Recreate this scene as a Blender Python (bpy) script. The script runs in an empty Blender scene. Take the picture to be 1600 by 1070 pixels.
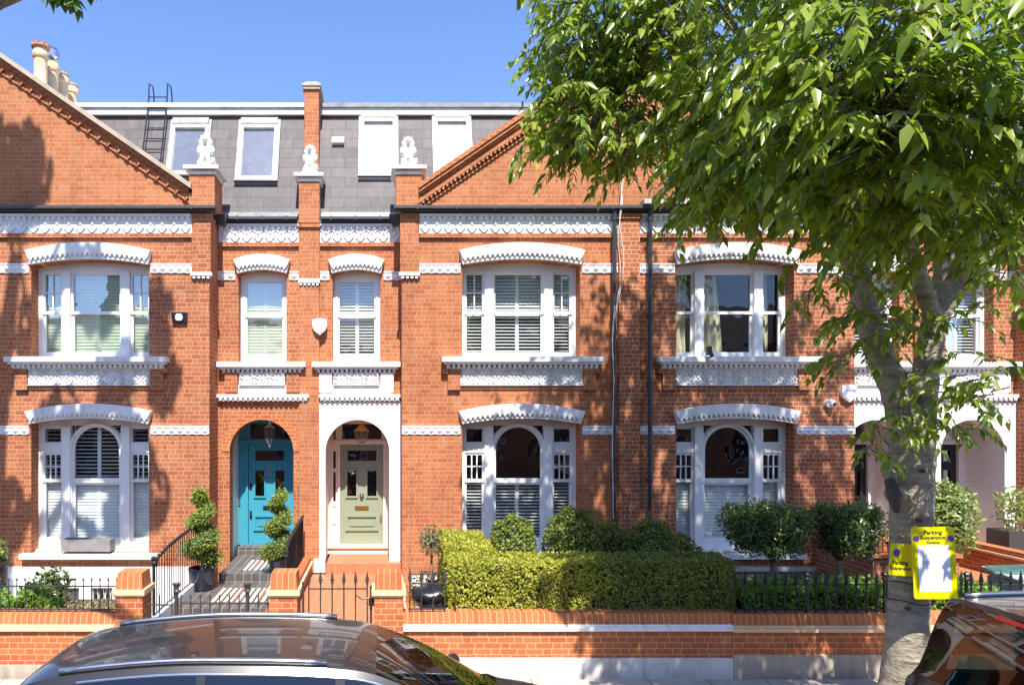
import bpy, bmesh, math, random
import numpy as np
from mathutils import Vector, Matrix, Euler
from math import radians as R, sin, cos, tan, pi, sqrt
random.seed(7)
SC = bpy.context.scene
COL = SC.collection
F_PX, VX, VY, HC = 1080.0, 600.0, 650.0, 3.17     # focal length in photo pixels, vanishing point, eye height

def F(px, py, Y):
    """world point at depth Y seen at a photo pixel"""
    return Vector(((px - VX) * Y / F_PX, Y, HC + (VY - py) * Y / F_PX))

# ------------------------------------------------------------------ materials
MATS = {}
class NT:
    def __init__(s, m):
        m.use_nodes = True
        s.t = m.node_tree; s.n = s.t.nodes; s.l = s.t.links
        s.n.clear()
        s.out = s.n.new('ShaderNodeOutputMaterial')
    def new(s, typ, **kw):
        nd = s.n.new(typ)
        for k, v in kw.items():
            setattr(nd, k, v)
        return nd
    def link(s, a, b): s.l.new(a, b)
    def val(s, sock, v):
        if hasattr(v, 'is_output') or isinstance(v, bpy.types.NodeSocket): s.l.new(v, sock)
        else: sock.default_value = v
    def math(s, op, a, b=None, c=None, clamp=False):
        nd = s.n.new('ShaderNodeMath'); nd.operation = op; nd.use_clamp = clamp
        s.val(nd.inputs[0], a)
        if b is not None: s.val(nd.inputs[1], b)
        if c is not None: s.val(nd.inputs[2], c)
        return nd.outputs[0]
    def mix(s, f, a, b, mode='MIX'):
        nd = s.n.new('ShaderNodeMix'); nd.data_type = 'RGBA'; nd.blend_type = mode
        s.val(nd.inputs[0], f); s.val(nd.inputs[6], a); s.val(nd.inputs[7], b)
        return nd.outputs[2]
    def ramp(s, f, stops, interp='LINEAR'):
        nd = s.n.new('ShaderNodeValToRGB'); cr = nd.color_ramp; cr.interpolation = interp
        while len(cr.elements) < len(stops): cr.elements.new(0.5)
        for e, (p, c) in zip(cr.elements, stops):
            e.position = p; e.color = (*c, 1) if len(c) == 3 else c
        s.val(nd.inputs[0], f)
        return nd.outputs[0]
    def noise(s, scale, detail=4, rough=.55, vec=None, dim='3D'):
        nd = s.n.new('ShaderNodeTexNoise'); nd.noise_dimensions = dim
        nd.inputs['Scale'].default_value = scale; nd.inputs['Detail'].default_value = detail
        nd.inputs['Roughness'].default_value = rough
        if vec is not None: s.l.new(vec, nd.inputs['Vector'])
        return nd.outputs[0]
    def pos(s): return s.n.new('ShaderNodeNewGeometry').outputs['Position']
    def objc(s): return s.n.new('ShaderNodeTexCoord').outputs['Object']
    def bump(s, h, strength=.3, dist=.01):
        nd = s.n.new('ShaderNodeBump'); nd.inputs['Strength'].default_value = strength
        nd.inputs['Distance'].default_value = dist; s.l.new(h, nd.inputs['Height'])
        return nd.outputs[0]
    def bsdf(s, col, rough=.6, metal=0., spec=.5, normal=None, coat=0., link=True):
        nd = s.n.new('ShaderNodeBsdfPrincipled')
        s.val(nd.inputs['Base Color'], (*col, 1) if isinstance(col, tuple) and len(col) == 3 else col)
        s.val(nd.inputs['Roughness'], rough); nd.inputs['Metallic'].default_value = metal
        nd.inputs['Specular IOR Level'].default_value = spec
        if coat: nd.inputs['Coat Weight'].default_value = coat; nd.inputs['Coat Roughness'].default_value = .03
        if normal is not None: s.l.new(normal, nd.inputs['Normal'])
        if link: s.l.new(nd.outputs[0], s.out.inputs[0])
        return nd

def mat(name):
    m = bpy.data.materials.new(name); MATS[name] = m
    return m, NT(m)

def c3(r, g, b): return (r, g, b, 1.0)

def brick_mat(name, tints, mortar, period, course, joint=.006, stain=.5, bumps=.5):
    m, t = mat(name)
    p = t.pos()
    wob = t.noise(1.3, 2, .5, p)
    sx = t.new('ShaderNodeSeparateXYZ'); t.link(p, sx.inputs[0])
    ge = t.new('ShaderNodeNewGeometry'); sn = t.new('ShaderNodeSeparateXYZ'); t.link(ge.outputs['True Normal'], sn.inputs[0])
    side = t.math('GREATER_THAN', t.math('ABSOLUTE', sn.outputs[0]), .7)
    xy = t.math('ADD', t.math('MULTIPLY', sx.outputs[0], t.math('SUBTRACT', 1.0, side)), t.math('MULTIPLY', sx.outputs[1], side))
    U = t.math('DIVIDE', xy, period)
    V = t.math('DIVIDE', t.math('ADD', sx.outputs[2], t.math('MULTIPLY', wob, .012)), course)
    row = t.math('FLOOR', V); fv = t.math('FRACT', V)
    par = t.math('MODULO', t.math('ABSOLUTE', row), 2.0)
    jit = t.new('ShaderNodeTexWhiteNoise', noise_dimensions='1D'); t.link(row, jit.inputs['W'])
    U2 = t.math('ADD', t.math('ADD', U, t.math('MULTIPLY', par, .5)), t.math('MULTIPLY', jit.outputs[0], .16))
    cell = t.math('FLOOR', U2); fu = t.math('FRACT', U2)
    head = t.math('GREATER_THAN', fu, 2 / 3)
    du = t.math('MINIMUM', t.math('MINIMUM', fu, t.math('SUBTRACT', 1.0, fu)), t.math('ABSOLUTE', t.math('SUBTRACT', fu, 2 / 3)))
    du = t.math('MULTIPLY', du, period)
    dv = t.math('MULTIPLY', t.math('MINIMUM', fv, t.math('SUBTRACT', 1.0, fv)), course)
    d = t.math('MINIMUM', du, dv)
    mr = t.new('ShaderNodeMapRange', interpolation_type='SMOOTHSTEP')
    t.link(d, mr.inputs[0]); mr.inputs[1].default_value = joint * .55; mr.inputs[2].default_value = joint * 1.25
    cv = t.new('ShaderNodeCombineXYZ'); t.link(cell, cv.inputs[0]); t.link(row, cv.inputs[1]); t.link(head, cv.inputs[2])
    wn = t.new('ShaderNodeTexWhiteNoise', noise_dimensions='3D'); t.link(cv.outputs[0], wn.inputs['Vector'])
    n = len(tints)
    bc = t.ramp(wn.outputs[0], [(i / n, c) for i, c in enumerate(tints)], 'CONSTANT')
    grain = t.noise(38, 3, .6, p)
    bc = t.mix(.35, bc, t.ramp(grain, [(.3, (.55, .55, .55)), (.7, (1.25, 1.2, 1.15))]), 'MULTIPLY')
    col = t.mix(mr.outputs[0], mortar, bc)
    big = t.noise(.75, 6, .62, p)
    col = t.mix(stain, col, t.ramp(big, [(.3, (.62, .58, .56)), (.5, (1, 1, 1)), (.72, (1.22, 1.14, 1.05))]), 'MULTIPLY')
    sm = t.new('ShaderNodeMapping'); sm.inputs['Scale'].default_value = (3.2, 3.2, .4); t.link(p, sm.inputs[0])
    streak = t.noise(1.0, 6, .7, sm.outputs[0])
    col = t.mix(stain, col, t.ramp(streak, [(.30, (.58, .55, .55)), (.46, (1, 1, 1)), (.70, (1.1, 1.08, 1.05))]), 'MULTIPLY')
    patch = t.noise(2.7, 3, .5, p)
    col = t.mix(t.math('MULTIPLY', t.math('GREATER_THAN', patch, .66), .22), col, c3(.42, .27, .17))
    h = t.math('ADD', mr.outputs[0], t.math('MULTIPLY', grain, .4))
    t.bsdf(col, .85, spec=.25, normal=t.bump(h, bumps, .006))
    return m

def plain(name, col, rough=.6, metal=0., spec=.5, var=.12, scale=6., bump=.0, bscale=40., coat=0.):
    m, t = mat(name)
    p = t.pos()
    nz = t.noise(scale, 5, .6, p)
    lo = tuple(max(0, c * (1 - var)) for c in col); hi = tuple(min(1, c * (1 + var)) for c in col)
    cc = t.ramp(nz, [(.3, lo), (.7, hi)])
    nm = t.bump(t.noise(bscale, 4, .6, p), bump, .004) if bump else None
    t.bsdf(cc, rough, metal, spec, nm, coat)
    return m

def leaf_mat(name, cols, rough=.38, trans=.35, tcol=None, spec=.5):
    m, t = mat(name)
    g = t.new('ShaderNodeNewGeometry')
    n = len(cols)
    col = t.ramp(g.outputs['Random Per Island'], [(i / max(1, n - 1), c) for i, c in enumerate(cols)])
    nz = t.noise(1.7, 3, .5, g.outputs['Position'])
    col = t.mix(.6, col, t.ramp(nz, [(.3, (.7, .75, .65)), (.7, (1.25, 1.2, 1.05))]), 'MULTIPLY')
    b = t.bsdf(col, rough, spec=spec, link=False)
    tr = t.new('ShaderNodeBsdfTranslucent')
    tc = t.mix(1.0, col, (*(tcol or (1.5, 1.7, .6)), 1), 'MULTIPLY')
    t.link(tc, tr.inputs[0])
    mx = t.new('ShaderNodeMixShader'); mx.inputs[0].default_value = trans
    t.link(b.outputs[0], mx.inputs[1]); t.link(tr.outputs[0], mx.inputs[2]); t.link(mx.outputs[0], t.out.inputs[0])
    return m

brick_mat('brick_left', [(.365, .124, .054), (.385, .138, .06), (.345, .112, .05), (.375, .13, .056), (.315, .095, .044), (.395, .152, .07)], c3(.54, .31, .18), .30, .0843, .0055)
brick_mat('brick_mid', [(.385, .135, .056), (.40, .147, .063), (.37, .124, .053), (.392, .14, .059), (.345, .108, .048), (.415, .162, .073)], c3(.52, .27, .15), .30, .0843, .0052)
brick_mat('brick_right', [(.355, .115, .05), (.375, .127, .055), (.335, .104, .046), (.365, .12, .051), (.31, .092, .043)], c3(.55, .37, .24), .30, .0843, .0060)
brick_mat('brick_gable', [(.405, .148, .063), (.42, .16, .069), (.39, .138, .059), (.43, .172, .078), (.37, .126, .055)], c3(.50, .27, .15), .30, .0843, .005)
brick_mat('brick_garden', [(.44, .13, .044), (.46, .15, .052), (.41, .115, .042), (.43, .128, .047), (.38, .10, .04)], c3(.58, .34, .18), .337, .0762, .0055, stain=.35)

def soldier_mat():
    m, t = mat('brick_soldier')
    p = t.pos(); sx = t.new('ShaderNodeSeparateXYZ'); t.link(p, sx.inputs[0])
    ge = t.new('ShaderNodeNewGeometry'); sn = t.new('ShaderNodeSeparateXYZ'); t.link(ge.outputs['True Normal'], sn.inputs[0])
    side = t.math('GREATER_THAN', t.math('ABSOLUTE', sn.outputs[0]), .7)
    U = t.math('DIVIDE', t.math('ADD', t.math('MULTIPLY', sx.outputs[0], t.math('SUBTRACT', 1.0, side)), t.math('MULTIPLY', sx.outputs[1], side)), .0775)
    fu = t.math('FRACT', U); ce = t.math('FLOOR', U)
    d = t.math('MINIMUM', fu, t.math('SUBTRACT', 1.0, fu))
    mr = t.new('ShaderNodeMapRange', interpolation_type='SMOOTHSTEP'); t.link(d, mr.inputs[0]); mr.inputs[1].default_value = .03; mr.inputs[2].default_value = .085
    wn = t.new('ShaderNodeTexWhiteNoise', noise_dimensions='1D'); t.link(ce, wn.inputs['W'])
    bc = t.ramp(wn.outputs[0], [(0, (.41, .128, .045)), (.3, (.44, .142, .05)), (.6, (.46, .158, .058)), (.85, (.38, .112, .042))], 'CONSTANT')
    gr = t.noise(30, 3, .6, p)
    bc = t.mix(.4, bc, t.ramp(gr, [(.3, (.6, .6, .6)), (.7, (1.2, 1.15, 1.1))]), 'MULTIPLY')
    col = t.mix(mr.outputs[0], c3(.56, .34, .19), bc)
    t.bsdf(col, .8, spec=.25, normal=t.bump(mr.outputs[0], .5, .005))
soldier_mat()

def paint(name, col, rough=.45, dirt=.25, spec=.4):
    m, t = mat(name)
    p = t.pos()
    n1 = t.noise(2.2, 6, .65, p); n2 = t.noise(14, 4, .6, p)
    cc = t.mix(dirt, (*col, 1), t.ramp(n1, [(.32, (.62, .6, .56)), (.52, (1, 1, 1))]), 'MULTIPLY')
    sm = t.new('ShaderNodeMapping'); sm.inputs['Scale'].default_value = (9, 9, .7); t.link(p, sm.inputs[0])
    n3 = t.noise(1.0, 5, .65, sm.outputs[0])
    cc = t.mix(dirt, cc, t.ramp(n3, [(.30, (.60, .58, .54)), (.48, (1, 1, 1))]), 'MULTIPLY')
    cc = t.mix(dirt * .6, cc, t.ramp(n2, [(.3, (.8, .79, .76)), (.55, (1, 1, 1))]), 'MULTIPLY')
    t.bsdf(cc, rough, spec=spec, normal=t.bump(n2, .12, .004))
paint('white_paint', (.80, .79, .77), .5, .42); paint('white_joinery', (.80, .795, .78), .35, .1)
paint('cream_paint', (.74, .64, .55), .45, .12); paint('porch_white', (.80, .79, .76), .5, .15)
paint('pale_green', (.60, .66, .50), .5, .08); paint('shutter_white', (.80, .80, .79), .4, .06)
paint('wall_plinth_white', (.70, .68, .63), .7, .75); paint('frame_cream', (.52, .50, .45), .55, .3)
paint('plinth_grey', (.58, .57, .56), .6, .35); paint('plaster_cement', (.45, .38, .30), .85, .6)
paint('fascia_white', (.66, .65, .62), .6, .5); paint('fascia_grey', (.40, .41, .40), .6, .5)
paint('lion_stone', (.80, .78, .73), .7, .45)
paint('door_blue', (.05, .29, .385), .3, .08); paint('door_green', (.255, .295, .205), .35, .08)
paint('stone_band', (.70, .49, .30), .75, .3); paint('coping_stone', (.44, .36, .27), .85, .6); paint('stone_step', (.72, .55, .40), .7, .3)
plain('gutter_grey', (.065, .064, .065), .45, spec=.4); plain('dark_plastic', (.035, .037, .04), .35, spec=.5); plain('iron_black', (.014, .014, .015), .4, spec=.5)
plain('iron_brown', (.045, .038, .034), .45); plain('lead', (.22, .225, .23), .5, var=.3)
plain('buff_clay', (.56, .43, .27), .85, var=.25, bump=.2); plain('terracotta', (.45, .17, .08), .8, var=.2)
plain('steel', (.55, .55, .56), .25, 1.0); plain('brass', (.62, .42, .12), .3, 1.0); plain('chrome', (.75, .75, .76), .12, 1.0)
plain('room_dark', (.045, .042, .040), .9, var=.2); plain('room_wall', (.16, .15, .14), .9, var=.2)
plain('navy_glaze', (.012, .015, .03), .12, spec=.7, var=.3, scale=3); plain('planter_grey', (.23, .21, .20), .75, var=.2, bump=.2)
plain('soil', (.06, .045, .03), .95, var=.5, scale=20, bump=.6); plain('gravel_pale', (.52, .48, .42), .9, var=.4, scale=50, bump=.8)
plain('rubber', (.02, .02, .02), .8); plain('bag_black', (.012, .012, .013), .22, spec=.6, bump=.6, bscale=14.)
plain('stem_bark', (.20, .16, .12), .9, var=.4, scale=20, bump=.5); plain('cord', (.65, .64, .62), .6)
plain('curtain_cloth', (.60, .54, .38), .9, var=.1); plain('asphalt', (.05, .05, .052), .9, var=.3, scale=60, bump=.5, bscale=150)
plain('kerb_stone', (.32, .31, .30), .8, var=.25, scale=10); plain('sign_yellow', (.80, .69, .0), .4, var=.04); plain('sign_paper', (.82, .82, .83), .5, var=.03)
plain('sign_ink', (.02, .02, .02), .6); plain('sign_purple', (.25, .06, .20), .5); plain('sign_blue', (.05, .09, .35), .5)
plain('alarm_white', (.8, .8, .8), .35); plain('alarm_black', (.02, .022, .03), .3); plain('alarm_blue', (.08, .16, .5), .4)
plain('lens_black', (.01, .01, .012), .1); plain('red_lens', (.16, .01, .01), .25); plain('amber', (.6, .25, .03), .25)
plain('box_grey', (.38, .39, .38), .5, var=.15); plain('tarp_teal', (.045, .11, .095), .6, spec=.3, var=.3); plain('bone_white', (.78, .77, .74), .5)

def slate_mat():
    m, t = mat('roof_slate')
    p = t.pos(); sx = t.new('ShaderNodeSeparateXYZ'); t.link(p, sx.inputs[0])
    cv = t.new('ShaderNodeCombineXYZ'); t.link(sx.outputs[0], cv.inputs[0]); t.link(sx.outputs[2], cv.inputs[1])
    b = t.new('ShaderNodeTexBrick'); t.link(cv.outputs[0], b.inputs[0])
    b.offset = .5; b.inputs['Scale'].default_value = 1.0; b.inputs['Brick Width'].default_value = .56; b.inputs['Row Height'].default_value = .235
    b.inputs['Mortar Size'].default_value = .008; b.inputs['Mortar Smooth'].default_value = .3; b.inputs['Bias'].default_value = 0
    b.inputs['Color1'].default_value = c3(.086, .077, .078); b.inputs['Color2'].default_value = c3(.120, .107, .106); b.inputs['Mortar'].default_value = c3(.045, .04, .045)
    st = t.new('ShaderNodeMapping'); st.inputs['Scale'].default_value = (9, 9, .9); t.link(p, st.inputs[0])
    n = t.noise(1.0, 5, .6, st.outputs[0]); n2 = t.noise(2.2, 6, .65, p)
    col = t.mix(.7, b.outputs[0], t.ramp(n, [(.3, (.75, .75, .78)), (.62, (1.1, 1.08, 1.08)), (.75, (1.75, 1.7, 1.7))]), 'MULTIPLY')
    col = t.mix(.5, col, t.ramp(n2, [(.35, (.75, .75, .75)), (.7, (1.35, 1.28, 1.2))]), 'MULTIPLY')
    t.bsdf(col, .62, spec=.35, normal=t.bump(b.outputs[1], -.6, .01))
slate_mat()

def glass_mat(name, refl=.14, tint=(.86, .9, .89), bump=.015, scale=1.6):
    m, t = mat(name)
    tr = t.new('ShaderNodeBsdfTransparent'); tr.inputs[0].default_value = (*tint, 1)
    gl = t.new('ShaderNodeBsdfGlossy'); gl.inputs['Roughness'].default_value = .015; gl.inputs['Color'].default_value = c3(.95, .97, 1)
    nm = t.bump(t.noise(scale, 2, .5, t.pos()), bump, 1.0); t.link(nm, gl.inputs['Normal'])
    ge = t.new('ShaderNodeNewGeometry'); dp = t.new('ShaderNodeVectorMath', operation='DOT_PRODUCT')
    t.link(ge.outputs['Incoming'], dp.inputs[0]); t.link(ge.outputs['Normal'], dp.inputs[1])
    cs = t.math('SUBTRACT', 1.0, t.math('ABSOLUTE', dp.outputs['Value']), clamp=True)
    f = t.math('ADD', refl, t.math('MULTIPLY', t.math('POWER', cs, 5.0), 1 - refl), clamp=True)
    mx = t.new('ShaderNodeMixShader'); t.link(f, mx.inputs[0]); t.link(tr.outputs[0], mx.inputs[1]); t.link(gl.outputs[0], mx.inputs[2]); t.link(mx.outputs[0], t.out.inputs[0])
    return m
glass_mat('pane_glass', .13); glass_mat('pane_clear', .07); glass_mat('pane_sky', .25); glass_mat('car_glass', .07, (.25, .26, .25), 0.0)
glass_mat('lantern_glass', .10, (.95, .95, .93), 0.0)

def path_mats():
    m, t = mat('tile_red')
    p = t.pos()
    b = t.new('ShaderNodeTexBrick'); t.link(p, b.inputs[0]); b.offset = .5
    b.inputs['Scale'].default_value = 1; b.inputs['Brick Width'].default_value = .15; b.inputs['Row Height'].default_value = .15
    b.inputs['Mortar Size'].default_value = .006
    b.inputs['Color1'].default_value = c3(.47, .175, .08); b.inputs['Color2'].default_value = c3(.44, .16, .072); b.inputs['Mortar'].default_value = c3(.47, .24, .14)
    sx = t.new('ShaderNodeSeparateXYZ'); t.link(p, sx.inputs[0])
    fx = t.math('FRACT', t.math('DIVIDE', sx.outputs[0], .15)); fy = t.math('FRACT', t.math('DIVIDE', sx.outputs[1], .15))
    dm = t.math('MULTIPLY', t.math('LESS_THAN', t.math('ABSOLUTE', t.math('SUBTRACT', fx, .5)), .20), t.math('LESS_THAN', t.math('ABSOLUTE', t.math('SUBTRACT', fy, .5)), .11))
    sg = t.new('ShaderNodeNewGeometry'); s2 = t.new('ShaderNodeSeparateXYZ'); t.link(sg.outputs['True Normal'], s2.inputs[0])
    dm = t.math('MULTIPLY', dm, t.math('GREATER_THAN', s2.outputs[2], .7))
    col = t.mix(t.math('MULTIPLY', dm, .75), b.outputs[0], c3(.10, .09, .09))
    n = t.noise(5, 5, .6, p)
    col = t.mix(.4, col, t.ramp(n, [(.3, (.75, .72, .7)), (.7, (1.15, 1.12, 1.1))]), 'MULTIPLY')
    t.bsdf(col, .55, spec=.4)
    m, t = mat('tile_dark')
    p = t.pos()
    b = t.new('ShaderNodeTexBrick'); b.offset = 0
    sx = t.new('ShaderNodeSeparateXYZ'); t.link(p, sx.inputs[0])
    cv = t.new('ShaderNodeCombineXYZ'); t.link(sx.outputs[0], cv.inputs[0]); t.link(t.math('ADD', sx.outputs[1], sx.outputs[2]), cv.inputs[1])
    t.link(cv.outputs[0], b.inputs[0])
    b.inputs['Scale'].default_value = 1; b.inputs['Brick Width'].default_value = .155; b.inputs['Row Height'].default_value = .155
    b.inputs['Mortar Size'].default_value = .006
    b.inputs['Color1'].default_value = c3(.075, .068, .066); b.inputs['Color2'].default_value = c3(.11, .10, .095); b.inputs['Mortar'].default_value = c3(.30, .26, .23)
    n = t.noise(6, 5, .6, p)
    col = t.mix(.5, b.outputs[0], t.ramp(n, [(.3, (.7, .7, .7)), (.7, (1.35, 1.3, 1.25))]), 'MULTIPLY')
    t.bsdf(col, .45, spec=.4)
    m, t = mat('tile_mosaic')     # black, white and red geometric tiles set in the black landing
    p = t.pos(); sx = t.new('ShaderNodeSeparateXYZ'); t.link(p, sx.inputs[0])
    fx = t.math('FRACT', t.math('DIVIDE', sx.outputs[0], .105)); fy = t.math('FRACT', t.math('DIVIDE', sx.outputs[1], .105))
    a = t.math('LESS_THAN', t.math('ABSOLUTE', t.math('SUBTRACT', fx, .5)), .3)
    c_ = t.math('LESS_THAN', t.math('ABSOLUTE', t.math('SUBTRACT', fy, .5)), .44)
    col = t.mix(t.math('MULTIPLY', a, c_), c3(.09, .075, .07), c3(.68, .6, .48))
    col = t.mix(t.math('GREATER_THAN', t.math('FRACT', t.math('DIVIDE', sx.outputs[0], .42)), .9), col, c3(.33, .12, .09))
    t.bsdf(col, .45, spec=.4)
    m, t = mat('pavement_slab')
    p = t.pos()
    b = t.new('ShaderNodeTexBrick'); t.link(p, b.inputs[0]); b.offset = .5
    b.inputs['Scale'].default_value = 1; b.inputs['Brick Width'].default_value = .75; b.inputs['Row Height'].default_value = .6
    b.inputs['Mortar Size'].default_value = .008
    b.inputs['Color1'].default_value = c3(.40, .365, .315); b.inputs['Color2'].default_value = c3(.46, .42, .36); b.inputs['Mortar'].default_value = c3(.13, .12, .10)
    n = t.noise(3, 6, .65, p); n2 = t.noise(60, 4, .6, p)
    col = t.mix(.6, b.outputs[0], t.ramp(n, [(.3, (.6, .58, .55)), (.7, (1.2, 1.18, 1.15))]), 'MULTIPLY')
    t.bsdf(col, .85, spec=.25, normal=t.bump(n2, .3, .004))
path_mats()

def bark_mat(name, lo, mid, hi, ring=True):
    m, t = mat(name)
    p = t.pos()
    st = t.new('ShaderNodeMapping'); st.inputs['Scale'].default_value = (2.2, 2.2, 9 if ring else 1.5); t.link(p, st.inputs[0])
    n = t.noise(1.6, 6, .65, st.outputs[0]); n2 = t.noise(9, 5, .65, p); n3 = t.noise(2.0, 4, .6, p)
    col = t.ramp(n, [(.3, lo), (.5, mid), (.7, hi)])
    col = t.mix(.55, col, t.ramp(n2, [(.3, (.68, .68, .64)), (.6, (1.1, 1.1, 1.08))]), 'MULTIPLY')
    col = t.mix(.5, col, t.ramp(n3, [(.35, (.7, .74, .6)), (.65, (1.15, 1.12, 1.08))]), 'MULTIPLY')
    t.bsdf(col, .9, spec=.2, normal=t.bump(t.math('ADD', n, n2), .9, .05))
bark_mat('tree_bark', (.20, .17, .125), (.33, .285, .22), (.43, .385, .31)); bark_mat('plane_bark', (.10, .09, .07), (.26, .24, .17), (.42, .40, .30), False)

leaf_mat('leaf_tree', [(.105, .165, .018), (.165, .235, .026), (.235, .305, .04), (.36, .39, .07)], .30, .46)
leaf_mat('leaf_plane', [(.07, .13, .025), (.13, .2, .04)], .45, .35)
leaf_mat('leaf_hedge', [(.24, .28, .022), (.34, .37, .032), (.44, .43, .045), (.44, .35, .09), (.20, .26, .025)], .45, .25)
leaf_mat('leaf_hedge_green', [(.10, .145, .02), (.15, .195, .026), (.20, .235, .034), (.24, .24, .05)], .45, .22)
plain('scar_dark', (.075, .06, .045), .95, var=.4, scale=25, bump=.5)
leaf_mat('leaf_box', [(.10, .14, .02), (.16, .21, .03), (.24, .27, .04)], .45, .22)
leaf_mat('leaf_topiary', [(.14, .20, .025), (.20, .27, .035), (.27, .32, .05)], .45, .25)
leaf_mat('leaf_laurel', [(.05, .095, .02), (.08, .135, .026), (.13, .19, .036)], .28, .2, spec=.6)
leaf_mat('leaf_olive', [(.10, .13, .07), (.16, .18, .10), (.2, .2, .12)], .5, .2)
leaf_mat('leaf_fresh', [(.10, .20, .025), (.15, .27, .035), (.19, .31, .05)], .45, .3)
leaf_mat('leaf_dry', [(.22, .18, .09), (.16, .16, .06), (.28, .24, .14)], .6, .2)
leaf_mat('leaf_variegated', [(.09, .17, .03), (.2, .27, .08), (.42, .42, .16)], .45, .25)
plain('plant_core', (.03, .042, .012), .95, var=.5, scale=9)

def car_paint(name, col, metal=.35):
    m, t = mat(name)
    n = t.noise(9, 4, .6, t.pos()); dust = t.noise(350, 2, .5, t.pos())
    cc = t.mix(.35, (*col, 1), t.ramp(n, [(.35, (.85, .85, .85)), (.7, (1.5, 1.4, 1.3))]), 'MULTIPLY')
    cc = t.mix(t.math('MULTIPLY', t.math('GREATER_THAN', dust, .68), .10), cc, c3(.3, .27, .23))
    t.bsdf(cc, .32, metal, .5, None, .6)
car_paint('paint_dark', (.016, .015, .016), .2); car_paint('paint_bronze', (.014, .012, .011), .1); car_paint('roof_glass_black', (.012, .011, .011), 0)

# ------------------------------------------------------------------ mesh builder
class MB:
    def __init__(s): s.v = []; s.f = []; s.m = []; s.cur = 0
    def add(s, verts, faces):
        o = len(s.v); s.v.extend([tuple(x) for x in verts])
        for fc in faces: s.f.append(tuple(i + o for i in fc)); s.m.append(s.cur)
        return s
    def box(s, x0, x1, y0, y1, z0, z1):
        if x0 > x1: x0, x1 = x1, x0
        if y0 > y1: y0, y1 = y1, y0
        if z0 > z1: z0, z1 = z1, z0
        v = [(x0, y0, z0), (x1, y0, z0), (x1, y1, z0), (x0, y1, z0), (x0, y0, z1), (x1, y0, z1), (x1, y1, z1), (x0, y1, z1)]
        return s.add(v, [(0, 3, 2, 1), (4, 5, 6, 7), (0, 1, 5, 4), (1, 2, 6, 5), (2, 3, 7, 6), (3, 0, 4, 7)])
    def hexa(s, v8):
        return s.add(v8, [(0, 3, 2, 1), (4, 5, 6, 7), (0, 1, 5, 4), (1, 2, 6, 5), (2, 3, 7, 6), (3, 0, 4, 7)])
    def mbox(s, M, x0, x1, y0, y1, z0, z1):
        t = MB().box(x0, x1, y0, y1, z0, z1)
        return s.add([M @ Vector(p) for p in t.v], t.f)
    def bar(s, a, b, w, h=None, up=Vector((0, 0, 1))):
        a = Vector(a); b = Vector(b); h = h or w
        d = (b - a).normalized(); sd = d.cross(up)
        if sd.length < 1e-4: sd = d.cross(Vector((0, 1, 0)))
        sd.normalize(); u = sd.cross(d)
        P = []
        for q in (a, b):
            P += [q - sd * w / 2 - u * h / 2, q + sd * w / 2 - u * h / 2, q + sd * w / 2 + u * h / 2, q - sd * w / 2 + u * h / 2]
        return s.hexa(P)
    def tube(s, path, rad, n=8, cap=True):
        path = [Vector(p) for p in path]
        if not isinstance(rad, (list, tuple)): rad = [rad] * len(path)
        o = len(s.v); ref = Vector((.3, .2, 1))
        for i, p in enumerate(path):
            d = (path[min(i + 1, len(path) - 1)] - path[max(i - 1, 0)]).normalized()
            if abs(d.dot(ref.normalized())) > .95: ref = Vector((1, .1, .2))
            sd = d.cross(ref).normalized(); u = sd.cross(d)
            for k in range(n):
                a = 2 * pi * k / n
                s.v.append(tuple(p + (sd * cos(a) + u * sin(a)) * rad[i]))
        for i in range(len(path) - 1):
            for k in range(n):
                k2 = (k + 1) % n
                s.f.append((o + i * n + k, o + i * n + k2, o + (i + 1) * n + k2, o + (i + 1) * n + k)); s.m.append(s.cur)
        if cap:
            s.f.append(tuple(o + k for k in range(n))[::-1]); s.m.append(s.cur)
            e = o + (len(path) - 1) * n
            s.f.append(tuple(e + k for k in range(n))); s.m.append(s.cur)
        return s
    def lathe(s, prof, c, n=16):
        o = len(s.v)
        for r, z in prof:
            for k in range(n):
                a = 2 * pi * k / n
                s.v.append((c[0] + r * cos(a), c[1] + r * sin(a), c[2] + z))
        for i in range(len(prof) - 1):
            for k in range(n):
                k2 = (k + 1) % n
                s.f.append((o + i * n + k, o + i * n + k2, o + (i + 1) * n + k2, o + (i + 1) * n + k)); s.m.append(s.cur)
        s.f.append(tuple(o + k for k in range(n))[::-1]); s.m.append(s.cur)
        e = o + (len(prof) - 1) * n
        s.f.append(tuple(e + k for k in range(n))); s.m.append(s.cur)
        return s
    def ball(s, c, r, n=8, m=5):
        if not isinstance(r, (tuple, list)): r = (r, r, r)
        o = len(s.v); c = Vector(c)
        s.v.append((c[0], c[1], c[2] - r[2]))
        for i in range(1, m):
            t = -pi / 2 + pi * i / m
            for k in range(n):
                a = 2 * pi * k / n
                s.v.append((c[0] + r[0] * cos(t) * cos(a), c[1] + r[1] * cos(t) * sin(a), c[2] + r[2] * sin(t)))
        s.v.append((c[0], c[1], c[2] + r[2])); top = len(s.v) - 1
        for k in range(n):
            k2 = (k + 1) % n
            s.f.append((o, o + 1 + k2, o + 1 + k)); s.m.append(s.cur)
            for i in range(m - 2):
                q = o + 1 + i * n
                s.f.append((q + k, q + k2, q + n + k2, q + n + k)); s.m.append(s.cur)
            q = o + 1 + (m - 2) * n
            s.f.append((q + k, q + k2, top)); s.m.append(s.cur)
        return s
    def pyr(s, cx, y, cz, w, h, d):
        """diamond pyramid on a wall facing -Y"""
        v = [(cx - w / 2, y, cz), (cx, y, cz - h / 2), (cx + w / 2, y, cz), (cx, y, cz + h / 2), (cx, y - d, cz)]
        return s.add(v, [(0, 1, 4), (1, 2, 4), (2, 3, 4), (3, 0, 4)])
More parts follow.
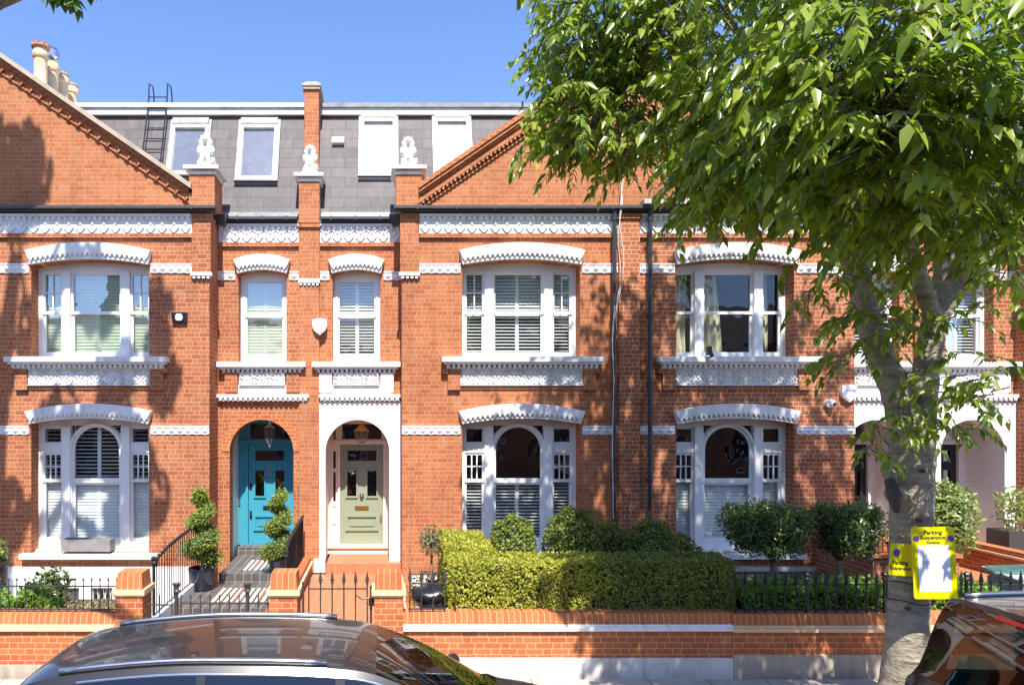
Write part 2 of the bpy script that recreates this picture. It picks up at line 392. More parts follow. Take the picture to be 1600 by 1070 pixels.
    def prism(s, loops, y0, y1):
        """2D loops of (x,z), first outer, rest holes, extruded between y0 and y1"""
        cu = bpy.data.curves.new('tmp', 'CURVE'); cu.dimensions = '2D'; cu.fill_mode = 'BOTH'; cu.extrude = abs(y1 - y0) / 2
        for lp in loops:
            sp = cu.splines.new('POLY'); sp.points.add(len(lp) - 1); sp.use_cyclic_u = True
            for pt, (a, b) in zip(sp.points, lp): pt.co = (a, b, 0, 1)
        ob = bpy.data.objects.new('tmp', cu)
        me = bpy.data.meshes.new_from_object(ob)
        ym = (y0 + y1) / 2
        s.add([(v.co.x, ym - v.co.z, v.co.y) for v in me.vertices], [tuple(p.vertices) for p in me.polygons])
        bpy.data.objects.remove(ob); bpy.data.curves.remove(cu); bpy.data.meshes.remove(me)
        return s
    def build(s, name, mats, parent=None, smooth=False, recalc=True, bevel=0):
        me = bpy.data.meshes.new(name)
        me.from_pydata(s.v, [], s.f)
        if not isinstance(mats, (list, tuple)): mats = [mats]
        for m in mats: me.materials.append(MATS[m])
        if len(mats) > 1: me.polygons.foreach_set('material_index', s.m)
        if recalc:
            bm = bmesh.new(); bm.from_mesh(me); bmesh.ops.recalc_face_normals(bm, faces=bm.faces); bm.to_mesh(me); bm.free()
        if smooth: me.polygons.foreach_set('use_smooth', [True] * len(me.polygons))
        return link(name, me, parent)

def link(name, me, parent=None):
    ob = bpy.data.objects.new(name, me); COL.objects.link(ob)
    if parent is not None:
        ob.parent = parent
        if parent.type == 'EMPTY': ob.matrix_parent_inverse = Matrix.Translation(-Vector(parent.location))
    return ob
def empty(name, loc, label=None, cat=None, group=None):
    o = bpy.data.objects.new(name, None); COL.objects.link(o); o.location = loc; o.empty_display_size = .2
    if label: tag(o, label, cat, group)
    return o
def tag(o, label=None, cat=None, group=None, kind=None):
    if label: o['label'] = label
    if cat: o['category'] = cat
    if group: o['group'] = group
    if kind: o['kind'] = kind
    return o
def structure(o): o['kind'] = 'structure'; return o
def shade(o, ang=40):
    o.data.polygons.foreach_set('use_smooth', [True] * len(o.data.polygons))
    try: o.data.set_sharp_from_angle(angle=R(ang))
    except Exception: pass
    return o

def arc(cx, cz, r, a0, a1, n=20):
    return [(cx + r * cos(a0 + (a1 - a0) * i / n), cz + r * sin(a0 + (a1 - a0) * i / n)) for i in range(n + 1)]
def seg(cx, hw, zs, zc, n=14):
    """segmental arch points from right to left: ends at zs, crown zc"""
    h = zc - zs; r = (hw * hw + h * h) / (2 * h); cz = zc - r; a = math.asin(hw / r)
    return [(cx + r * sin(a - 2 * a * i / n), cz + r * cos(a - 2 * a * i / n)) for i in range(n + 1)]
def rect(x0, x1, z0, z1):
    if x0 > x1: x0, x1 = x1, x0
    return [(x0, z0), (x1, z0), (x1, z1), (x0, z1)]
def segopen(cx, hw, z0, zs, zc):
    return [(cx - hw, z0), (cx + hw, z0)] + seg(cx, hw, zs, zc)
def archopen(cx, r, z0, zs, n=24):
    return [(cx - r, z0), (cx + r, z0)] + arc(cx, zs, r, 0, pi, n)

def text_mesh(body, size, M, mb, extr=.001, align='CENTER', bold=0.0):
    cu = bpy.data.curves.new('tmp', 'FONT'); cu.body = body; cu.size = size; cu.extrude = extr; cu.align_x = align; cu.align_y = 'CENTER'; cu.offset = bold
    cu.resolution_u = 3
    ob = bpy.data.objects.new('tmp', cu); me = bpy.data.meshes.new_from_object(ob)
    mb.add([M @ v.co for v in me.vertices], [tuple(p.vertices) for p in me.polygons])
    bpy.data.objects.remove(ob); bpy.data.curves.remove(cu); bpy.data.meshes.remove(me)

def leaf_mesh(name, O, D, N, L, W, material, parent=None, fold=.25, droop=.12, fine=False):
    """one mesh of many leaves: origins O, directions D, normals N (n,3), lengths L, widths W"""
    n = len(O)
    D = D / (np.linalg.norm(D, axis=1, keepdims=True) + 1e-9)
    S = np.cross(D, N); S /= (np.linalg.norm(S, axis=1, keepdims=True) + 1e-9)
    N = np.cross(S, D)
    L = L[:, None]; W = W[:, None]
    if fine:
        V = np.empty((n, 8, 3), np.float32); up = N * W * fold * .5
        V[:, 0] = O; V[:, 1] = O + D * L * .30 + S * W * .5 + up; V[:, 2] = O + D * L * .30 - S * W * .5 + up
        V[:, 3] = O + D * L * .64 + S * W * .34 + up * .6 - N * L * droop * .4; V[:, 4] = O + D * L * .64 - S * W * .34 + up * .6 - N * L * droop * .4
        V[:, 5] = O + D * L - N * L * droop; V[:, 6] = O + D * L * .32 - up * .3; V[:, 7] = O + D * L * .66 - up * .3 - N * L * droop * .4
        fa = np.array([[0, 2, 6], [0, 6, 1], [2, 4, 6], [4, 7, 6], [6, 7, 3], [6, 3, 1], [4, 5, 7], [7, 5, 3]], np.int32)
        return _leaf_link(name, V, fa, material, parent)
    V = np.empty((n, 5, 3), np.float32)
    V[:, 0] = O
    V[:, 1] = O + D * L * .42 + S * W * .5 + N * W * fold * .5
    V[:, 2] = O + D * L * .42 - S * W * .5 + N * W * fold * .5
    V[:, 3] = O + D * L - N * L * droop
    V[:, 4] = O + D * L * .45 - N * W * fold * .2
    fa = np.array([[0, 2, 4], [0, 4, 1], [4, 2, 3], [1, 4, 3]], np.int32)
    return _leaf_link(name, V, fa, material, parent)
def _leaf_link(name, V, fa, material, parent):
    n, k = V.shape[:2]
    Fi = (np.arange(n, dtype=np.int32)[:, None, None] * k + fa[None]).reshape(-1)
    me = bpy.data.meshes.new(name)
    me.vertices.add(n * k); me.vertices.foreach_set('co', V.reshape(-1))
    me.loops.add(len(Fi)); me.loops.foreach_set('vertex_index', Fi)
    nf = len(Fi) // 3
    me.polygons.add(nf); me.polygons.foreach_set('loop_start', np.arange(0, nf * 3, 3, dtype=np.int32))
    try: me.polygons.foreach_set('loop_total', np.full(nf, 3, np.int32))
    except Exception: pass
    me.update(calc_edges=True); me.validate()
    me.materials.append(MATS[material])
    return link(name, me, parent)

def rng(seed): return np.random.default_rng(seed)
def scatter_leaves(name, pts, nrm, size, material, parent=None, seed=1, wr=.55, out=.7, jitter=.6):
    g = rng(seed); n = len(pts)
    d = nrm * out * .45 + g.normal(0, jitter, (n, 3)) + np.array([0, 0, .15]); N = g.normal(0, .42, (n, 3)) + nrm * .9 + np.array([0, 0, .5])
    L = size * g.uniform(.7, 1.35, n)
    return leaf_mesh(name, pts.astype(np.float32), d, N, L, L * wr, material, parent)
def box_shell(x0, x1, y0, y1, z0, z1, dens, seed, rough=.05, faces='xXyYZ'):
    g = rng(seed); P = []; Nn = []
    def face(n, f):
        a = g.uniform(0, 1, (n, 2)); return f(a)
    lst = {'y': ((x1 - x0) * (z1 - z0), lambda a: np.stack([x0 + a[:, 0] * (x1 - x0), np.full(len(a), y0), z0 + a[:, 1] * (z1 - z0)], 1), (0, -1, 0)),
           'Y': ((x1 - x0) * (z1 - z0), lambda a: np.stack([x0 + a[:, 0] * (x1 - x0), np.full(len(a), y1), z0 + a[:, 1] * (z1 - z0)], 1), (0, 1, 0)),
           'x': ((y1 - y0) * (z1 - z0), lambda a: np.stack([np.full(len(a), x0), y0 + a[:, 0] * (y1 - y0), z0 + a[:, 1] * (z1 - z0)], 1), (-1, 0, 0)),
           'X': ((y1 - y0) * (z1 - z0), lambda a: np.stack([np.full(len(a), x1), y0 + a[:, 0] * (y1 - y0), z0 + a[:, 1] * (z1 - z0)], 1), (1, 0, 0)),
           'Z': ((x1 - x0) * (y1 - y0), lambda a: np.stack([x0 + a[:, 0] * (x1 - x0), y0 + a[:, 1] * (y1 - y0), np.full(len(a), z1)], 1), (0, 0, 1))}
    for k in faces:
        ar, f, nn = lst[k]; n = int(ar * dens)
        p = f(g.uniform(0, 1, (n, 2))); nv = np.tile(np.array(nn, float), (n, 1))
        # low-frequency lumps so the clipped face is uneven
        lump = (np.sin(p[:, 0] * 7.3 + p[:, 2] * 5) + np.sin(p[:, 1] * 9 + p[:, 2] * 11 + 1.3) + np.sin(p[:, 0] * 17 + p[:, 1] * 13)) * rough * .25
        p = p + nv * (lump + g.normal(0, rough * .5, n) - rough * .6)[:, None]
        P.append(p); Nn.append(nv)
    P = np.concatenate(P); Nn = np.concatenate(Nn)
    # round the edges off
    c = np.array([(x0 + x1) / 2, (y0 + y1) / 2, (z0 + z1) / 2]); h = np.array([(x1 - x0) / 2, (y1 - y0) / 2, (z1 - z0) / 2])
    q = np.abs(P - c) - (h - .09); e = np.clip(q, 0, None); l = np.linalg.norm(e, axis=1)
    over = l > .09; sc = np.where(over, .09 / np.maximum(l, 1e-6), 1)[:, None]
    e2 = e * sc; P = np.where(q > 0, np.sign(P - c) * ((h - .09) + e2) + c, P)
    return P, Nn
def ell_shell(c, r, n, seed, depth=.12, zmin=-9):
    g = rng(seed); d = g.normal(0, 1, (n, 3)); d /= np.linalg.norm(d, axis=1, keepdims=True)
    lump = 1 + .05 * (np.sin(d[:, 0] * 9 + seed) + np.sin(d[:, 2] * 11 + d[:, 1] * 7))
    rr = (1 - depth * g.uniform(0, 1, n) ** 2) * lump
    p = np.array(c) + d * np.array(r) * rr[:, None]
    k = p[:, 2] > zmin
    return p[k], d[k]
# ------------------------------------------------------------------ the terrace
YF, YR, YD = 13.5, 14.2, 15.1        # bay face, recessed face, front-door plane
ZB = -1.0                             # foot of the walls (below the light wells)
MY0, MZ0, MSL = 14.32, 7.21, .325     # mansard foot and setback per metre
def man(x, h, out=0.0):               # point on the mansard, h metres above its foot, lifted outwards
    k = 1 / sqrt(1 + MSL * MSL)
    return Vector((x, MY0 + MSL * h - out * k, MZ0 + h + out * MSL * k))

def louvres(mb, x0, x1, z0, z1, y, pitch, ang, depth=.062, th=.009):
    """shutter blades between x0..x1, stile frame not included"""
    n = max(1, int(round((z1 - z0) / pitch))); p = (z1 - z0) / n
    ca, sa = cos(ang), sin(ang)
    for i in range(n):
        zc = z0 + (i + .5) * p
        a = Vector((0, -depth / 2 * ca, -depth / 2 * sa)); b = -a      # front edge hangs down
        nn = Vector((0, -sa, ca)) * th / 2
        P = []
        for q in (a - nn, b - nn, b + nn, a + nn):
            P.append(q)
        v = [(x0, y + q.y, zc + q.z) for q in P] + [(x1, y + q.y, zc + q.z) for q in P]
        mb.add(v, [(0, 1, 2, 3), (7, 6, 5, 4), (0, 4, 5, 1), (1, 5, 6, 2), (2, 6, 7, 3), (3, 7, 4, 0)])

def shutter_panel(mb, x0, x1, z0, z1, y, pitch=.075, ang=.6, stile=.035, rail=.05):
    mb.box(x0, x0 + stile, y - .014, y + .014, z0, z1); mb.box(x1 - stile, x1, y - .014, y + .014, z0, z1)
    mb.box(x0 + stile, x1 - stile, y - .013, y + .013, z0, z0 + rail); mb.box(x0 + stile, x1 - stile, y - .013, y + .013, z1 - rail, z1)
    louvres(mb, x0 + stile, x1 - stile, z0 + rail, z1 - rail, y, pitch, ang)

def sash(mb, x0, x1, z0, z1, y, st=.045, rb=.05, rt=.045, th=.04):
    mb.box(x0, x0 + st, y, y + th, z0, z1); mb.box(x1 - st, x1, y, y + th, z0, z1)
    mb.box(x0 + st, x1 - st, y + .001, y + th - .001, z0, z0 + rb); mb.box(x0 + st, x1 - st, y + .001, y + th - .001, z1 - rt, z1)

def hood(mb, cx, hw_in, hw_out, zs_in, zc_in, zs_out, zc_out, y0, y1, teeth):
    lo = seg(cx, hw_in, zs_in, zc_in, 18); hi = seg(cx, hw_out, zs_out, zc_out, 18)
    mb.prism([hi + lo[::-1]], y0, y1)
    # upper face stands proud, its lower edge cut into points over a set-back roll
    up = (zc_out - zc_in) * .34
    lo2 = [(x, z + up) for x, z in lo]
    hi2 = seg(cx, hw_out - .004, zs_out - .004, zc_out - .004, 18)
    mb.prism([hi2 + lo2[::-1]], y0 - .045, y0 - .001)
    fine = seg(cx, hw_in, zs_in, zc_in, teeth)
    w = 2 * hw_in / teeth
    for i in range(teeth):
        x = (fine[i][0] + fine[i + 1][0]) / 2; z = (fine[i][1] + fine[i + 1][1]) / 2
        b = z + up + .012; q = w * .80
        mb.add([(x - w * .46, y0 - .043, b), (x + w * .46, y0 - .043, b), (x, y0 - .043, b - q), (x - w * .46, y0, b), (x + w * .46, y0, b), (x, y0, b - q)],
               [(0, 1, 2), (0, 2, 5, 3), (1, 4, 5, 2), (0, 3, 4, 1)])

def relief(mb, x0, x1, z0, z1, y, n, seed=3):
    """scrolled flower ornament pressed in plaster, n repeats"""
    rr = random.Random(seed); w = (x1 - x0) / n; h = z1 - z0
    mb.box(x0, x1, y, y + .03, z0, z1)
    mb.box(x0, x1, y - .028, y, z1 - h * .07, z1); mb.box(x0, x1, y - .028, y, z0, z0 + h * .06)
    for i in range(n):
        cx = x0 + (i + .5) * w; cz = (z0 + z1) / 2
        mb.ball((cx, y, cz), (w * .10, .035, w * .10), 7, 4)
        for k in range(7):
            a = 2 * pi * k / 7 + .3
            mb.ball((cx + cos(a) * w * .22, y, cz + sin(a) * h * .26), (w * .09, .026, h * .11), 6, 4)
        for sx in (-1, 1):
            for sz in (-1, 1):
                mb.tube([(cx + sx * w * .30, y - .01, cz), (cx + sx * w * .43, y - .02, cz + sz * h * .16), (cx + sx * w * .36, y - .022, cz + sz * h * .34), (cx + sx * w * .24, y - .012, cz + sz * h * .38)], [.012, .016, .016, .01], 5)
                mb.ball((cx + sx * w * .46, y, cz + sz * h * .36), (w * .05, .022, h * .07), 5, 3)
        if i:
            mb.box(cx - w / 2 - .008, cx - w / 2 + .008, y - .018, y, z0 + h * .1, z1 - h * .1)

def frieze(mb, x0, x1, z0, z1, y):
    if x0 > x1: x0, x1 = x1, x0
    h = z1 - z0; n = max(1, int(round((x1 - x0) / .232))); w = (x1 - x0) / n
    mb.box(x0, x1, y, y + .05, z0, z1)
    mb.box(x0, x1, y - .05, y, z1 - h * .13, z1)
    for i in range(n):
        cx = x0 + (i + .5) * w
        mb.pyr(cx, y, z0 + h * .50, w * .44, h * .40, .04)
        for sx in (-1, 1):
            mb.bar((cx + sx * .006, y - .014, z0 + h * .06), (cx + sx * w * .40, y - .014, z0 + h * .33), .022, .028, Vector((0, -1, 0)))
            mb.ball((cx + sx * w * .30, y, z0 + h * .60), (.03, .03, .03), 6, 4)
            mb.ball((cx + sx * w * .25, y - .02, z1 - h * .19), (.04, .04, .04), 6, 4)
            mb.bar((cx + sx * w * .08, y - .01, z0 + h * .78), (cx + sx * w * .46, y - .01, z0 + h * .66), .02, .03, Vector((0, -1, 0)))

def band(mb, x0, x1, z0, z1, y, d=.05):
    if x0 > x1: x0, x1 = x1, x0
    mb.box(x0, x1, y - d * .5, y + .04, z0 + .02, z1)
    mb.box(x0, x1, y - d * .8, y - d * .5, z1 - .03, z1 - .002)
    n = max(1, int(round((x1 - x0) / .168))); w = (x1 - x0) / n; h = z1 - z0
    for i in range(n):
        cx = x0 + (i + .5) * w
        mb.pyr(cx, y - d * .5, z0 + h * .46, w * .96, h * .74, .038)
        mb.add([(cx - w * .5, y - d * .4, z0 + .02), (cx + w * .5, y - d * .4, z0 + .02), (cx, y - d * .4, z0 + .004), (cx - w * .5, y + .03, z0 + .02), (cx + w * .5, y + .03, z0 + .02), (cx, y + .03, z0 + .004)], [(0, 2, 1), (0, 3, 5, 2), (1, 2, 5, 4)])

def dentils(mb, x0, x1, z0, z1, y0, y1, pitch):
    if x0 > x1: x0, x1 = x1, x0
    n = max(1, int(round((x1 - x0) / pitch))); p = (x1 - x0) / n
    for i in range(n):
        c = x0 + (i + .5) * p
        mb.box(c - p * .3, c + p * .3, y0, y1, z0, z1)

def sill(mb, x0, x1, z, y, proj=.24, th=.10):
    if x0 > x1: x0, x1 = x1, x0
    mb.box(x0, x1, y - proj, y + .30, z - th, z)
    mb.box(x0 + .05, x1 - .05, y - proj + .05, y + .02, z - th - .045, z - th)
    dentils(mb, x0 + .08, x1 - .08, z - th - .105, z - th - .045, y - proj + .09, y + .01, .098)
    mb.box(x0 + .09, x1 - .09, y - proj + .15, y + .012, z - th - .13, z - th - .105)

def casement(H, cx, kind, storey, spec):
    """three-light bay window. kind: ff / gf"""
    y = 13.79; W = MB(); G = MB(); S = MB()
    hw = 1.17
    if kind == 'ff': z0, zs, zc = 4.30, 6.12, 6.22; ztop = 6.03; zm = 5.235
    else: z0, zs, zc = .50, 3.03, 3.125; ztop = 2.98; zm = 1.885
    out = segopen(cx, hw, z0, zs + .02, zc + .02)
    zb = z0 + .04
    lights = [(-1.07, -.68), (-.50, .50), (.68, 1.07)]
    if kind == 'ff':
        holes = [rect(cx + a, cx + b, zb, ztop) for a, b in lights]
    else:
        ar = .485
        holes = [rect(cx + a, cx + b, 2.62, 2.95 - .03 * 0) for a, b in (lights[0], lights[2])]
        holes += [rect(cx + a, cx + b, zb, 2.44) for a, b in (lights[0], lights[2])]
        holes += [archopen(cx, ar, zb, 2.50, 24)]
        for sx in (-1, 1):        # small spandrel lights beside the round head
            sp = [(cx + sx * .50, 2.70), (cx + sx * .50, 2.985)] + [(cx + sx * .555 * cos(t), 2.50 + .555 * sin(t)) for t in [R(66), R(58), R(50), R(42), R(33), R(28)]]
            holes.append([(min(max(a, cx - .5), cx + .5), min(b, 2.985)) for a, b in sp])
    W.prism([out] + holes, y, y + .09)
    for m in (-.59, .59):            # thick mullion posts
        W.box(cx + m - .085, cx + m + .085, y - .045, y, zb, ztop + (.02 if kind == 'ff' else -.02))
        W.box(cx + m - .095, cx + m + .095, y - .055, y, ztop - .12 if kind == 'ff' else ztop - .2, ztop - .07 if kind == 'ff' else ztop - .15)
    W.box(cx - hw, cx + hw, y - .03, y, z0, zb)
    if kind == 'gf':                 # roll round the arched head
        pth = [(cx + .515 * cos(t), y - .008, 2.50 + .515 * sin(t)) for t in [pi * i / 20 for i in range(21)]]
        W.tube(pth, .027, 6)
    win = W.build('window', 'white_joinery', H, bevel=0)
    # sashes
    D = MB()
    for i, (a, b) in enumerate(lights):
        x0, x1 = cx + a, cx + b
        if kind == 'ff':
            sash(D, x0, x1, zm - .03, ztop, y + .02, .042, .055, .04); sash(D, x0, x1, zb, zm + .03, y + .05, .042, .11, .05)
            if spec['bars'] and i != 1:
                xm = (x0 + x1) / 2; D.box(xm - .012, xm + .012, y + .025, y + .05, zm + .03, ztop - .04)
                zz = (zm + ztop) / 2 - .0; D.box(x0 + .04, x1 - .04, y + .026, y + .049, zz - .012, zz + .012)
        else:
            if i == 1:
                D.box(x0, x1, y + .02, y + .07, zm - .045, zm + .045)
                sash(D, x0 + .015, x1 - .015, zb, zm - .04, y + .05, .045, .20, .05)
                arcp = arc(cx, 2.50, .485, 0, pi, 24); arcn = arc(cx, 2.50, .445, pi, 0, 24)
                D.prism([arcp + arcn], y + .02, y + .06)
                for sx in (-1, 1): D.box(cx + sx * .485, cx + sx * .445, y + .02, y + .06, zm + .045, 2.50)
            else:
                sash(D, x0, x1, 2.62, 2.95, y + .02, .035, .035, .035)
                sash(D, x0, x1, zm - .03, 2.44, y + .02, .04, .05, .045); sash(D, x0, x1, zb, zm + .03, y + .05, .042, .20, .05)
                for k in (1, 2):
                    xm = x0 + .04 + (x1 - x0 - .08) * k / 3; D.box(xm - .012, xm + .012, y + .025, y + .05, zm + .02, 2.40)
                D.box(x0 + .04, x1 - .04, y + .026, y + .049, 2.155, 2.179)
    D.build('sash', 'white_joinery', win)
    if kind == 'ff':
        G.add([(cx - 1.07, y + .055, zm), (cx + 1.07, y + .055, zm), (cx + 1.07, y + .055, ztop), (cx - 1.07, y + .055, ztop)], [(0, 1, 2, 3)])
        G.add([(cx - 1.07, y + .078, zb), (cx + 1.07, y + .078, zb), (cx + 1.07, y + .078, zm), (cx - 1.07, y + .078, zm)], [(0, 1, 2, 3)])
    else:
        G.add([(cx - 1.07, y + .055, zm), (cx + 1.07, y + .055, zm), (cx + 1.07, y + .055, 3.0), (cx - 1.07, y + .055, 3.0)], [(0, 1, 2, 3)])
        G.add([(cx - 1.07, y + .078, zb), (cx + 1.07, y + .078, zb), (cx + 1.07, y + .078, zm), (cx - 1.07, y + .078, zm)], [(0, 1, 2, 3)])
    G.build('pane', spec['glass'], win, recalc=False)
    ys = y + .16
    sh = spec['shut']
    if sh == 'full':
        for (a, b) in [(-1.08, -.67), (-.51, 0), (0, .51), (.67, 1.08)]:
            shutter_panel(S, cx + a, cx + b, zb, zm, ys, .066, .45); shutter_panel(S, cx + a, cx + b, zm, ztop + .03, ys, .066, .95)
    elif sh == 'cafe':
        for (a, b) in [(-1.08, -.67), (-.51, 0), (0, .51), (.67, 1.08)]: shutter_panel(S, cx + a, cx + b, zb, zm, ys, .066, .35)
    elif sh == 'cafe_closed':
        for (a, b) in [(-1.08, -.67), (-.51, 0), (0, .51), (.67, 1.08)]: shutter_panel(S, cx + a, cx + b, zb, zm, ys, .066, 1.25)
    elif sh == 'mixed':
        for (a, b) in [(-1.08, -.67), (-.51, 0), (0, .51), (.67, 1.08)]:
            shutter_panel(S, cx + a, cx + b, zb, zm, ys, .066, 1.33); shutter_panel(S, cx + a, cx + b, zm, 3.04, ys, .078, .12)
    elif sh == 'green':
        for (a, b) in [(-1.08, -.67), (-.51, 0), (0, .51), (.67, 1.08)]:
            shutter_panel(S, cx + a, cx + b, zb, ztop, ys, .066, 1.36)
    if S.v: S.build('shutter', spec.get('shutmat', 'shutter_white'), win)
    if spec.get('curtain'):
        for x0, x1 in ((cx - 1.08, cx - .72), (cx - .52, cx - .10), (cx + .76, cx + .93)):
            C = MB(); n = 40; P = []
            for zi in range(9):
                z = 4.3 + (6.1 - 4.3) * zi / 8; sp = 1 + .35 * (1 - zi / 8) * (x1 - x0 > .3)
                for k in range(n + 1):
                    u = k / n; P.append((x0 + (x1 - x0) * u * (sp if x0 > cx - .6 else 1) * .92, ys + .06 + .035 * sin(u * (x1 - x0) * 52 + .7 * sin(zi * .6)), z))
            C.add(P, [(j * (n + 1) + k, j * (n + 1) + k + 1, (j + 1) * (n + 1) + k + 1, (j + 1) * (n + 1) + k) for j in range(8) for k in range(n)])
            C.build('curtain', 'curtain_cloth', win, smooth=True, recalc=False)
    # hood, sill, apron
    Hd = MB()
    if kind == 'ff': hood(Hd, cx, 1.15, 1.215, 6.12, 6.225, 6.385, 6.535, YF - .09, YF + .02, 24)
    else: hood(Hd, cx, 1.15, 1.225, 3.02, 3.125, 3.265, 3.415, YF - .09, YF + .02, 24)
    Hd.build('hood', 'white_paint', win)
    Sl = MB()
    if kind == 'ff':
        sill(Sl, cx - 1.56, cx + 1.56, 4.315, YF)
        Sl.build('sill', 'white_paint', win)
        A = MB(); relief(A, cx - 1.19, cx + 1.19, 3.765, 4.09, YF - .04, 8 if spec['seed'] != 3 else 8, spec['seed']); A.build('apron_panel', 'white_paint', win)
        for sx in (-1, 1):
            B = MB(); xa, xb = cx + sx * 1.195, cx + sx * 1.44
            B.box(xa, xb, YF - .075, YF + .01, 3.68, 4.085); B.box(xa, xb, YF - .05, YF + .01, 3.66, 3.68)
            B.box(cx + sx * 1.44, cx + sx * 1.54, YF - .10, YF + .01, 4.0, 4.085)
            B.build('bracket', spec['brick'], win)
        B = MB(); B.box(cx - 1.19, cx + 1.19, YF - .03, YF + .01, 3.70, 3.76); B.build('brick_string', spec['brick'], win)
    else:
        Sl.box(cx - 1.33, cx + 1.33, YF - .13, YF + .30, .40, .495)
        Sl.box(cx - 1.17, cx + 1.17, YF + .16, YF + .30, .495, .535)
        Sl.build('sill', 'white_paint', win)
    return win

def hallwindow(H, cx, spec):
    """single sash over the porch"""
    y = 14.42; hw = .50; W = MB()
    W.prism([segopen(cx, hw, 4.28, 6.09, 6.17), rect(cx - .40, cx + .40, 4.34, 6.0)], y, y + .09)
    win = W.build('window', 'white_joinery', H)
    D = MB(); zm = 5.27
    sash(D, cx - .41, cx + .41, zm - .03, 6.0, y + .02, .045, .055, .04); sash(D, cx - .41, cx + .41, 4.34, zm + .03, y + .05, .045, .12, .05)
    D.build('sash', 'white_joinery', win)
    G = MB(); G.add([(cx - .4, y + .055, zm), (cx + .4, y + .055, zm), (cx + .4, y + .055, 6.0), (cx - .4, y + .055, 6.0)], [(0, 1, 2, 3)])
    G.add([(cx - .4, y + .078, 4.34), (cx + .4, y + .078, 4.34), (cx + .4, y + .078, zm), (cx - .4, y + .078, zm)], [(0, 1, 2, 3)])
    G.build('pane', spec['glass'], win, recalc=False)
    S = MB(); ys = y + .15
    ang = (1.36, 1.36) if spec['shut'] == 'green' else (.45, .9)
    for a, b in ((-.42, 0), (0, .42)):
        shutter_panel(S, cx + a, cx + b, 4.34, zm, ys, .066, ang[0]); shutter_panel(S, cx + a, cx + b, zm, 6.03, ys, .066, ang[1])
    S.build('shutter', spec.get('shutmat', 'shutter_white'), win)
    Hd = MB(); hood(Hd, cx, .50, .575, 6.09, 6.165, 6.36, 6.475, YR - .09, YR + .02, 12); Hd.build('hood', 'white_paint', win)
    Sl = MB(); sill(Sl, cx - .90, cx + .90, 4.27, YR, .2); Sl.build('sill', 'white_paint', win)
    A = MB(); relief(A, cx - .47, cx + .47, 3.80, 4.06, YR - .07, 3, spec['seed'])
    A.box(cx - .49, cx + .49, YR - .05, YR + .01, 3.60, 3.80); A.build('apron_panel', 'white_paint', win)
    for sx in (-1, 1):
        B = MB(); B.box(cx + sx * .495, cx + sx * .76, YR - .09, YR + .01, 3.66, 4.06)
        B.box(cx + sx * .50, cx + sx * .75, YR - .05, YR + .01, 3.615, 3.66)
        B.build('bracket', spec['porch_wall'], win)
    return win

